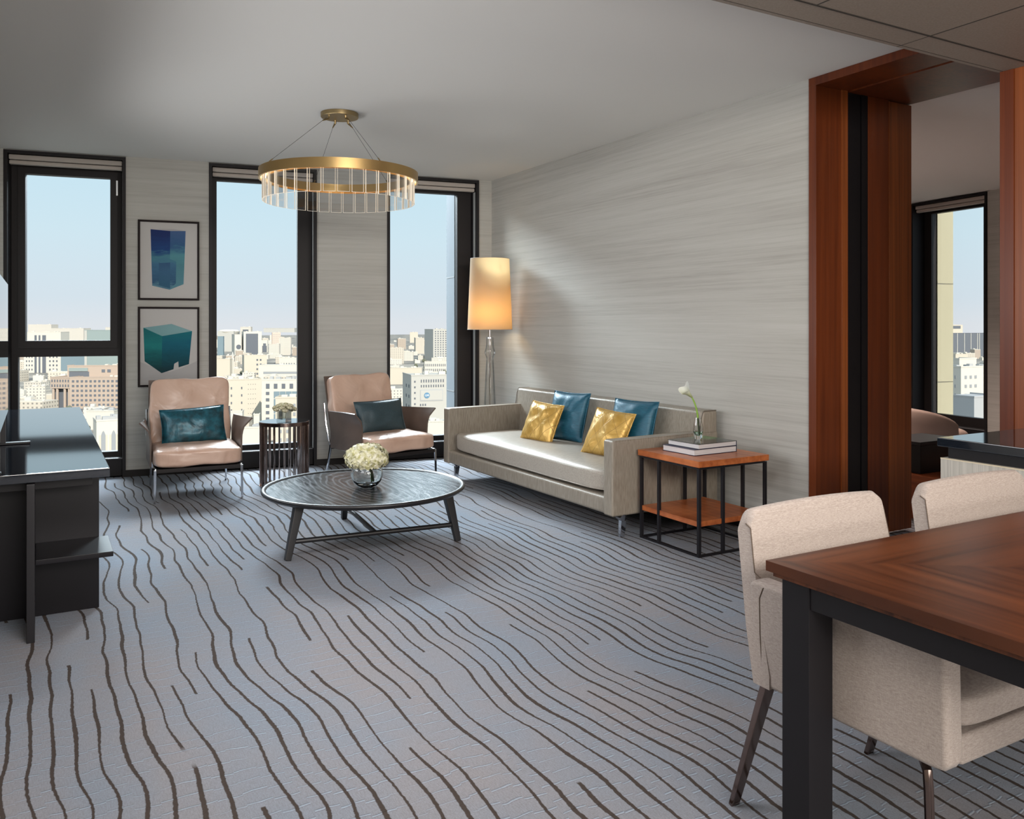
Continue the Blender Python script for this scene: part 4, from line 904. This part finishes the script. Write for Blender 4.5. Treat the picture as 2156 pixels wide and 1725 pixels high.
# ------------------------------------------------------------------ the city below
GZ = -80.0
b = B(); prism(b, [(-1500, 60), (5200, -600), (5200, 7000), (-1500, 7000)], GZ - .5, GZ); fin('ground', b, 'city_ground', smooth=False, kind='structure')
WM = {}
def wmesh(w_, h_, mt):
    k = (w_, h_, mt)
    if k not in WM:
        b = B(); box(b, -w_ / 2, w_ / 2, -.25, .10, -h_ / 2, h_ / 2); me = bpy.data.meshes.new('window'); b.to_mesh(me); b.free(); me.materials.append(MT[mt]); WM[k] = me
    return WM[k]
def building(name, label, key, mt, roof='city_white', grids=(), extra=None, bands=(), part_of=None):
    x, y, w_, d_, zb, zt, yaw = H_[key]; h = zt - zb
    if part_of is None: t = thing(name, label, 'building', (x, y, zb), yaw)
    b = B(); box(b, -w_ / 2, w_ / 2, -d_ / 2, d_ / 2, 0, h); box(b, -w_ / 2 - .2, w_ / 2 + .2, -d_ / 2 - .2, -d_ / 2 + .3, h, h + .9); box(b, -w_ / 2 - .2, -w_ / 2 + .3, -d_ / 2, d_ / 2, h, h + .9); box(b, w_ / 2 - .3, w_ / 2 + .2, -d_ / 2, d_ / 2, h, h + .9)
    if part_of is None: fin('walls', b, mt, t, smooth=False)
    else:
        t = fin(name, b, mt, part_of, smooth=False); v = Matrix.Rotation(-part_of.rotation_euler.z, 3, 'Z') @ (Vector((x, y, zb)) - part_of.location); t.location = v; t.rotation_euler = (0, 0, R(yaw) - part_of.rotation_euler.z)
    if roof:
        rr = random.Random(hash(key) % 97 if False else len(key) * 7); b = B()
        for k in range(5):
            q = (rr.uniform(-.38, .38) * w_, rr.uniform(-.3, .35) * d_, rr.uniform(1, 2.6), rr.uniform(1, 2.6)); box(b, q[0] - q[2], q[0] + q[2], q[1] - q[3], q[1] + q[3], h, h + rr.uniform(1.0, 2.6))
        fin('roof_units', b, roof, t, smooth=False)
    for face, cols, rows, u0, u1, v0, v1, fw, fh, wm_ in grids:       # fractions of the face; windows as fractions of a cell
        fwid = w_ if face == 'f' else d_
        cw = (u1 - u0) * fwid / cols; ch = (v1 - v0) * h / rows
        me = wmesh(round(cw * fw, 2), round(ch * fh, 2), wm_)
        for i in range(cols):
            for j in range(rows):
                u = -fwid / 2 + u0 * fwid + cw * (i + .5); z = v0 * h + ch * (j + .5)
                o = bpy.data.objects.new('window', me); C.objects.link(o); o.parent = t
                if face == 'f': o.location = (u, -d_ / 2, z)
                else: o.location = (-w_ / 2, -u, z); o.rotation_euler = (0, 0, R(-90))
    for face, u0, u1, v0, v1, mt2, dep, nm in bands:
        b = B(); fwid = w_ if face == 'f' else d_
        a0, a1 = -fwid / 2 + u0 * fwid, -fwid / 2 + u1 * fwid
        if face == 'f': box(b, a0, a1, -d_ / 2 - dep, -d_ / 2 + .3, v0 * h, v1 * h)
        else: box(b, -w_ / 2 - dep, -w_ / 2 + .3, -a1, -a0, v0 * h, v1 * h)
        fin(nm, b, mt2, t, smooth=False)
    return t, w_, d_, h
H_ = {
'tan_main': (52.7, 887.9, 49.7, 25, -80, -47.9, -25.4),
'tan_wing': (24.7, 905.7, 20.3, 25, -58.1, -48.2, -37.4),
'tan_pent': (50.5, 905.9, 53.2, 14, -49.6, -37.8, -25.4),
'striped_white': (11.3, 1658.5, 62.3, 30, -80, -10.6, -27.4),
'dark_glass1': (55.2, 1570.6, 39.1, 30, -80, -27.3, -29.4),
'teal_glass': (96.9, 1491.4, 61.9, 30, -80, -6.7, -26.4),
'far_white1': (10.6, 3002.1, 72.2, 40, -80, 3.4, -29.4),
'far_white2': (77.0, 2620.3, 88.7, 40, -80, -7.3, -29.4),
'far_white3': (182.7, 2445.8, 49.9, 40, -80, -4.4, -29.4),
'arched_white': (36.9, 567.0, 15.3, 18.7, -80, -56.1, 2.6),
'low_house1': (-0.5, 1060.5, 19.4, 13.6, -80, -66.0, -24.4),
'low_house2': (-3.2, 1215.2, 22.6, 15.8, -80, -70.5, -34.4),
'low_house3': (5.5, 1283.6, 10.9, 10, -80, -73.0, -24.4),
'flat_roof1': (44.6, 733.7, 21.0, 14.7, -80, -65.9, -26.4),
'cream_block': (149.1, 729.4, 29.1, 25.9, -80, -44.0, -5.4),
'curtain_wall': (169.5, 665.8, 32.5, 18, -80, -41.5, -25.4),
'cream_step': (296.9, 1356.5, 34.5, 26, -80, -45.9, -5.4),
'tan_hall': (242.1, 1309.2, 20.1, 14.1, -80, -49.5, -25.4),
'glass_slab': (483.6, 2243.5, 44.6, 64.6, -80, -15.3, -7.4),
'round_window': (448.1, 2261.1, 15.2, 72.4, -80, -22.6, -5.4),
'tower_back': (589.7, 2812.5, 33.4, 23.4, -80, -4.3, -25.4),
'pink_tower': (688.3, 2821.5, 27.4, 25, -80, -23.3, -10.4),
'arch_bldg': (595.9, 2580.5, 16.9, 11.9, -80, -44.1, -25.4),
'cluster1': (521.5, 2153.5, 25.8, 18.1, -80, -46.3, -23.4),
'cluster2': (589.6, 2311.7, 30.5, 21.3, -80, -33.2, -23.4),
'far_terminal': (736.4, 2952.8, 105.2, 60, -22.7, -8.7, -25.4),
'stadium': (518.1, 2727.3, 50.1, 60, -80, -17.3, -29.4),
'long_low': (318.7, 1257.9, 65.3, 40, -80, -57.7, -25.4),
'villa_white': (418.6, 1615.8, 32.2, 22.5, -80, -60.9, -25.4),
'orange_near': (140.2, 530.5, 19.0, 16, -80, -44.2, -25.4),
'near_low': (120.8, 560.4, 12.7, 10, -80, -65.3, -25.4),
'small_white': (137.8, 622.0, 4.0, 6, -80, -63.5, -17.4),
'small_white2': (120.3, 610.9, 10.9, 8, -80, -59.4, -19.4),
'left_tower2': (433.5, 2392.5, 15.3, 10.7, -80, -29.3, -25.4),
'tan_tower': (810.7, 1792.6, 41.6, 63.0, -80, -8.1, -5.4),
'colonial': (593.5, 1310.9, 43.6, 14, -80, -60.6, -27.4),
'bank': (259.9, 594.8, 30.6, 34.4, -80, -36.4, -11.4),
'cream_small': (665.5, 1681.3, 30.0, 21.0, -80, -46.7, -23.4),
'cream_mid': (964.3, 2260.7, 24.5, 69.8, -80, -35.0, -19.4),
'cream_far': (1531.6, 3652.8, 37.5, 26.3, -80, -31.1, -21.4),
'low_cream': (445.6, 1089.1, 43.5, 30, -80, -57.8, -25.4),
'near_white': (221.2, 484.7, 16.8, 16, -80, -59.0, -25.4),
'mid_low': (739.7, 1801.9, 27.1, 19.0, -80, -60.4, -25.4),
'white_block': (569.8, 353.7, 37.9, 12.1, -80, -27.6, -4.4),
'grey_block': (470.2, 291.5, 23.9, 20, -80, -39.4, -4.4),
'white_penthouse': (583.1, 371.2, 18.2, 14, -29.5, -23.0, -4.4),
'dark_long': (2109.9, 1332.2, 172.4, 30, -80, -19.0, -9.4),
'portal_bldg': (2514.9, 1620.5, 51.2, 25, -80, 2.6, -9.4),
'pink_block': (878.9, 579.9, 13.1, 15, -80, -30.0, -9.4),
'tan_block': (1026.0, 656.6, 20.0, 15, -80, -35.9, -9.4),
}
W_ = 'city_window'; WP = 'city_window_pale'
OB, w_, d_, h = building('office_building', 'pinkish tan office block with rows of square windows, seen in the first window', 'tan_main', 'city_tan', 'city_white', [('f', 12, 6, .02, .98, .14, .97, .52, .45, W_)], bands=[('f', .0, 1, .0, .10, 'city_dark', .05, 'ground_floor')])
t, w_, d_, h = building('wing', None, 'tan_wing', 'city_tan', None, [('f', 7, 2, .02, .98, .04, .96, .42, .5, W_)], part_of=OB)
zb = H_['tan_wing'][4]
for i, u in enumerate((-.40, -.20, .18, .40)):
    b = B(); tube(b, [(u * w_, -d_ / 2 + 1.6, GZ - zb), (u * w_, -d_ / 2 + 1.6, -.05)], 1.25, 16); fin('column', b, 'city_tan', t)
b = B(); box(b, -w_ / 2 + 1, w_ / 2 + 3, -d_ / 2 + 5, d_ / 2 - 1, GZ - zb, -.05); fin('glass_hall', b, 'city_dark', t, smooth=False)
building('penthouse', None, 'tan_pent', 'city_tan', 'city_white', [('f', 2, 1, .58, .78, .45, .75, .6, .8, W_)], bands=[('f', .03, .38, .1, .55, 'city_dark', .1, 'glazing'), ('f', .03, .36, .58, .85, 'city_teal_glass', .6, 'canopy')], part_of=OB)
building('tower_block', 'white tower pair with vertical dark stripes above the pinkish office block', 'striped_white', 'city_white', 'city_white', [('f', 3, 5, .04, .26, .03, .55, .42, .42, W_), ('f', 3, 5, .66, .94, .03, .55, .42, .42, W_)], bands=[('f', a, c_, .0, .93, 'city_dark', .2, 'dark_stripe') for a, c_ in ((.29, .35), (.40, .45), (.50, .60))])
building('glass_office', 'dark glass office slab left of the pale teal tower', 'dark_glass1', 'city_glass', None)
building('glass_tower', 'pale teal glass tower seen in the first window', 'teal_glass', 'city_teal_glass', None, bands=[('f', .0, .06, 0, 1, 'city_bluegrey', .5, 'edge_fin')])
for k_, l_ in (('far_white1', 'distant white block on the skyline at the left edge of the first window'), ('far_white2', 'distant white stepped block in the middle of the first window skyline'), ('far_white3', 'distant white block on the skyline right of the teal tower')):
    building('apartment_building', l_, k_, 'city_white_win', 'city_white')
t, w_, d_, h = building('arcaded_building', 'white building with two tall arched windows at the foot of the first window', 'arched_white', 'city_white', 'city_grey')
for i in range(3):
    for nm, mt_, ww_, y_ in (('arch_panel', 'city_cream', 4.6, .15), ('arched_window', 'city_window_pale', 2.4, .3)):
        b = B(); x0 = -w_ / 2 + 1.4 + i * 5.6; pts = [(x0 - 0, 0), (x0 + ww_, 0), (x0 + ww_, 15.5), (x0 + ww_ * .75, 17.3), (x0 + ww_ / 2, 18.2), (x0 + ww_ * .25, 17.3), (x0, 15.5)] if nm == 'arched_window' else [(x0 - 0, 0), (x0 + ww_, 0), (x0 + ww_, 15.6), (x0, 15.6)]
        off = 1.1 if nm == 'arched_window' else 0
        A = [b.verts.new((x + off, -d_ / 2 - y_, z)) for x, z in pts]; Bq = [b.verts.new((x + off, -d_ / 2 + .2, z)) for x, z in pts]
        b.faces.new(A); b.faces.new(Bq[::-1]); [b.faces.new((A[k], A[(k + 1) % len(A)], Bq[(k + 1) % len(A)], Bq[k])) for k in range(len(A))]
        fin(nm, b, mt_, t, smooth=False)
for k_, l_ in (('low_house1', 'low white villa left of the office wing columns'), ('low_house2', 'low sand coloured house behind the white villa'), ('low_house3', 'tiny white house under the striped towers')):
    building('villa', l_, k_, 'city_white_win', 'city_white')
building('flat_roofed_building', 'white flat roof with machinery before the pinkish office block', 'flat_roof1', 'city_white', 'city_grey')
building('apartment_building', 'big plain cream block with two columns of small windows, in the second window', 'cream_block', 'city_cream', 'city_white', [('f', 1, 5, .12, .22, .05, .9, .35, .30, W_), ('f', 1, 5, .40, .50, .05, .9, .35, .30, W_), ('f', 4, 8, .60, .86, .05, .95, .22, .10, W_)])
building('office_building', 'white office building framing a grid of grey glass, in the second window', 'curtain_wall', 'city_white', 'city_grey', [('f', 5, 1, .05, .98, .80, .96, .45, .62, W_), ('f', 1, 6, .05, .23, .02, .80, .45, .48, W_), ('f', 5, 5, .28, 1.0, .02, .78, .93, .90, 'city_glass')])
building('apartment_building', 'cream stepped block below the dark glass slab', 'cream_step', 'city_cream', 'city_white', [('f', 2, 4, .5, .8, .05, .9, .5, .4, W_)])
t, w_, d_, h = building('hall', 'blank sandy hall wall beside a slim minaret', 'tan_hall', 'city_cream', 'city_white')
t = thing('minaret', 'slim cream minaret beside the sandy hall', 'tower', (256.5, 1320, GZ)); b = B(); lathe(b, [(1.9, 0), (1.7, 27), (2.6, 29), (2.6, 30.5), (1.3, 31), (1.3, 37), (.9, 39), (.1, 41.5)], n=16); fin('shaft', b, 'city_white', t)
building('office_tower', 'dark glass slab tower in a thick white frame', 'glass_slab', 'city_white', 'city_white', [], bands=[('f', .12, .80, .0, .93, 'city_dark', .3, 'glazing'), ('l', .1, .3, .05, .9, 'city_window_pale', .2, 'window_strip')])
t, w_, d_, h = building('office_tower', 'narrow white tower with a dark round glazed recess', 'round_window', 'city_white', None)
b = B(); tube(b, [(w_ * .15, -d_ / 2 - .4, h * .45), (w_ * .15, -d_ / 2 + .3, h * .45)], w_ * .40, 32); fin('round_window', b, 'city_dark', t)
building('office_tower', 'tallest cream tower behind the dark glass slab', 'tower_back', 'city_white_win', 'city_white', [('f', 1, 1, .2, .8, .80, .90, .9, .9, W_)])
building('tower_block', 'pink apartment tower right of the dark glass slab', 'pink_tower', 'city_pink', 'city_white', [('f', 5, 7, .05, .95, .1, .95, .4, .4, WP)])
building('shop_building', 'low white building with a wide dark arch front', 'arch_bldg', 'city_white', None, bands=[('f', .1, .9, .0, .55, 'city_dark', .2, 'entrance'), ('f', .25, .75, .55, .75, 'city_dark', .2, 'arch')])
for k_, l_ in (('cluster1', 'cream apartment cluster below the pink tower'), ('cluster2', 'cream apartment cluster right of the pink tower')): building('apartment_building', l_, k_, 'city_white_win', 'city_white')
building('terminal', 'long pale flat building on the far horizon of the second window', 'far_terminal', 'city_bluegrey', None)
t, w_, d_, h = building('stadium', 'pale oval stadium on the horizon', 'stadium', 'city_bluegrey', None); b = B(); lathe(b, [(w_ * .50, h - 14), (w_ * .66, h), (w_ * .5, h + 5), (w_ * .2, h + 6)], n=32); fin('bowl_roof', b, 'city_white', t)
building('warehouse', 'long low pale roof spanning behind the white office building', 'long_low', 'city_white', 'city_grey', bands=[('f', .1, .9, .45, .6, 'city_window_pale', .2, 'window_strip'), ('f', .3, .98, .1, .3, 'city_window_pale', .2, 'window_strip')])
building('villa', 'white villa row behind the long low roof', 'villa_white', 'city_white', 'city_white', [('f', 6, 1, .05, .95, .2, .6, .3, .5, W_)])
building('apartment_building', 'near orange-cream block rising behind the mirrored drum table', 'orange_near', 'city_cream', 'city_white', [('f', 4, 6, .05, .95, .05, .95, .35, .4, WP)])
building('flat_roofed_building', 'low white roof at the foot of the second window', 'near_low', 'city_white', 'city_grey')
for k_, l_ in (('small_white', 'small bright white cube building before the cream block'), ('small_white2', 'low white annex at the foot of the big cream block')): building('villa', l_, k_, 'city_white', None, [('f', 3, 1, .3, .95, .2, .8, .35, .5, WP)])
building('office_tower', 'grey glass tower at the far side of the second window', 'left_tower2', 'city_glass', None)
building('apartment_tower', 'tall greyish apartment tower with many small windows, in the third window', 'tan_tower', 'city_bluegrey', 'city_cream', [('f', 6, 13, .06, .96, .04, .97, .45, .48, W_)])
building('colonial_building', 'long white two-storey building with arched window rows', 'colonial', 'city_white', None, [('f', 13, 2, .02, .98, .06, .92, .40, .52, W_)])
t, w_, d_, h = building('bank_building', 'pale bank building with a blue round sign on its wall', 'bank', 'city_bluegrey', 'city_white', [('f', 10, 1, .22, .83, .87, .95, .42, .62, W_), ('f', 10, 1, .22, .83, .785, .86, .42, .55, W_), ('f', 1, 5, .05, .13, .47, .95, .45, .30, W_), ('f', 3, 1, .20, .38, .47, .53, .5, .6, W_), ('l', 2, 4, .3, .9, .2, .9, .2, .3, W_)], bands=[('f', .22, .79, .565, .76, 'city_grey', .25, 'sign_frame'), ('f', .235, .775, .58, .745, 'city_bluegrey', .4, 'sign_panel')])
b = B(); cx1 = -w_ / 2 + .385 * w_; cz1 = .662 * h; tube(b, [(cx1, -d_ / 2 - .7, cz1), (cx1, -d_ / 2 - .3, cz1)], 2.15, 32); sg = fin('round_sign', b, 'sign_blue', t)
def word(txt, size, loc, par, mt, nm='sign_text'):
    cu = bpy.data.curves.new(nm, 'FONT'); cu.body = txt; cu.size = size; cu.align_x = 'CENTER'; cu.align_y = 'CENTER'; cu.extrude = .05
    o = bpy.data.objects.new(nm, cu); me = bpy.data.meshes.new_from_object(o); bpy.data.objects.remove(o); me.materials.clear(); me.materials.append(MT[mt])
    q = bpy.data.objects.new(nm, me); C.objects.link(q); q.parent = par; q.location = loc; q.rotation_euler = (R(90), 0, 0); return q
word('QIB', 1.9, (cx1, -d_ / 2 - .78, cz1), sg, 'sign_white')
for key, nm, l_, mt_ in (('cream_small', 'apartment_building', 'cream apartment block at the near edge of the third window', 'city_cream_win'), ('cream_mid', 'apartment_building', 'cream block beside the tall greyish tower', 'city_cream_win'), ('cream_far', 'apartment_building', 'cream block on the third window skyline', 'city_cream'), ('low_cream', 'warehouse', 'low cream hall behind the bank building', 'city_cream'), ('near_white', 'flat_roofed_building', 'near low white building at the foot of the third window', 'city_white'), ('mid_low', 'villa', 'low arcaded villa between the cream block and the tall greyish tower', 'city_white_win')):
    building(nm, l_, key, mt_, 'city_white')
building('apartment_building', 'white slab block with paired windows seen through the bedroom window', 'white_block', 'city_white', 'city_grey', [('f', 3, 7, .06, .46, .1, .93, .40, .35, WP), ('l', 2, 7, .2, .8, .1, .93, .25, .35, WP)])
building('apartment_building', 'plain grey block at the foot of the bedroom window', 'grey_block', 'city_grey', None)
building('roof_house', 'white windowless storey on top of the white slab block', 'white_penthouse', 'city_white', None)
building('office_building', 'long dark glass office seen through the bedroom window', 'dark_long', 'city_dark', None, bands=[('f', a, a + .012, 0, 1, 'city_bluegrey', .8, 'fin') for a in (.28, .42, .55, .68, .72)])
building('portal_building', 'pale building with a portal shaped top on the bedroom window skyline', 'portal_bldg', 'city_cream', None, bands=[('f', .18, .82, .86, .97, 'city_dark', .5, 'portal')])
building('apartment_building', 'pink apartment block behind the bedroom window column', 'pink_block', 'city_pink', None, [('f', 3, 5, .1, .9, .2, .95, .5, .5, W_)])
building('apartment_building', 'tan rooftops behind the white slab block', 'tan_block', 'city_cream', 'city_white')
# filling of the town: twelve kinds of plain buildings
V = [(18, 14, 9), (26, 18, 12), (14, 12, 7), (34, 16, 10), (22, 20, 16), (16, 16, 22), (40, 22, 8), (24, 16, 28), (30, 24, 14), (12, 10, 6), (28, 20, 36), (60, 26, 12)]
VM = ['city_white_win', 'city_cream_win', 'city_white', 'city_white_win', 'city_cream_win', 'city_tan_win', 'city_cream', 'city_white_win', 'city_cream_win', 'city_white', 'city_tan_win', 'city_white_win']
VL = ['small white building with little windows amid the town', 'cream mid-size building amid the town', 'plain small white house amid the town', 'long white building with windows amid the town', 'cream cube shaped building amid the town', 'slim tan apartment block amid the town', 'long blank cream hall amid the town', 'white mid-rise apartment block amid the town', 'broad cream building amid the town', 'tiny plain white house amid the town', 'tan apartment tower amid the town', 'very long white building amid the town']
VP_ = []
for k, (w_, d_, h) in enumerate(V):
    b = B(); box(b, -w_ / 2, w_ / 2, -d_ / 2, d_ / 2, 0, h); rr = random.Random(k)
    box(b, -w_ / 2, w_ / 2, -d_ / 2, -d_ / 2 + .3, h, h + 1, slot=1); box(b, -w_ / 2, -w_ / 2 + .3, -d_ / 2, d_ / 2, h, h + 1, slot=1)
    box(b, -w_ * .3, -w_ * .1, 0, d_ * .3, h, h + 3, slot=1)
    for q in range(4):
        x, y = rr.uniform(-.35, .4) * w_, rr.uniform(-.35, .3) * d_; s = rr.uniform(.5, 1.3); box(b, x - s, x + s, y - s, y + s, h, h + s * 1.5, slot=1 + q % 2)
    me = bpy.data.meshes.new('town_building'); b.to_mesh(me); b.free()
    for mt_ in (VM[k], 'city_white', 'city_grey'): me.materials.append(MT[mt_])
    VP_.append(me)
WN = ((262, 'first'), (440, 'second'), (812, 'third'), (1900, 'bedroom'))
def where(x, y):
    t = x * .4913 + y * .8710; u = 1078 + 1764 * (x * .8710 - y * .4913) / t
    w_ = 'first' if u < 350 else 'second' if u < 730 else 'third' if u < 1400 else 'bedroom'
    return w_, ('near' if t < 950 else 'midway' if t < 1700 else 'far off')
def town_tag(o, l, i):
    w_, d_ = where(o.location.x, o.location.y); l = l.replace(' amid the town', '') + ', %s in the %s window view' % (d_, w_); tag(o, l, 'building', 'town: ' + l)
for s in INFILL.split(';'):
    i, x, y, a = map(int, s.split(',')); o = bpy.data.objects.new('town_building', VP_[i]); C.objects.link(o); o.location = (x, y, GZ); o.rotation_euler = (0, 0, R(a)); town_tag(o, VL[i], i)
b = B(); rr = random.Random(2)
for k in range(9): 
    q = bmesh.ops.create_icosphere(b, subdivisions=2, radius=rr.uniform(1.6, 2.8)); v0 = Vector((rr.uniform(-3, 3), rr.uniform(-2, 2), rr.uniform(3, 6.5)))
    for v_ in q['verts']: v_.co += v0 + Vector([rr.uniform(-.4, .4) for _ in range(3)])
tube(b, [(0, 0, 0), (0, 0, 4)], .3, 6); me = bpy.data.meshes.new('street_tree'); b.to_mesh(me); b.free(); me.materials.append(MT['tree_foliage'])
for s in TREES.split(';'):
    x, y = map(int, s.split(',')); o = bpy.data.objects.new('street_tree', me); C.objects.link(o); o.location = (x, y, GZ); o.rotation_euler = (0, 0, x * .7); w_, d_ = where(x, y); l = 'dark green rounded street tree, %s in the %s window view' % (d_, w_); tag(o, l, 'tree', 'trees: ' + l)
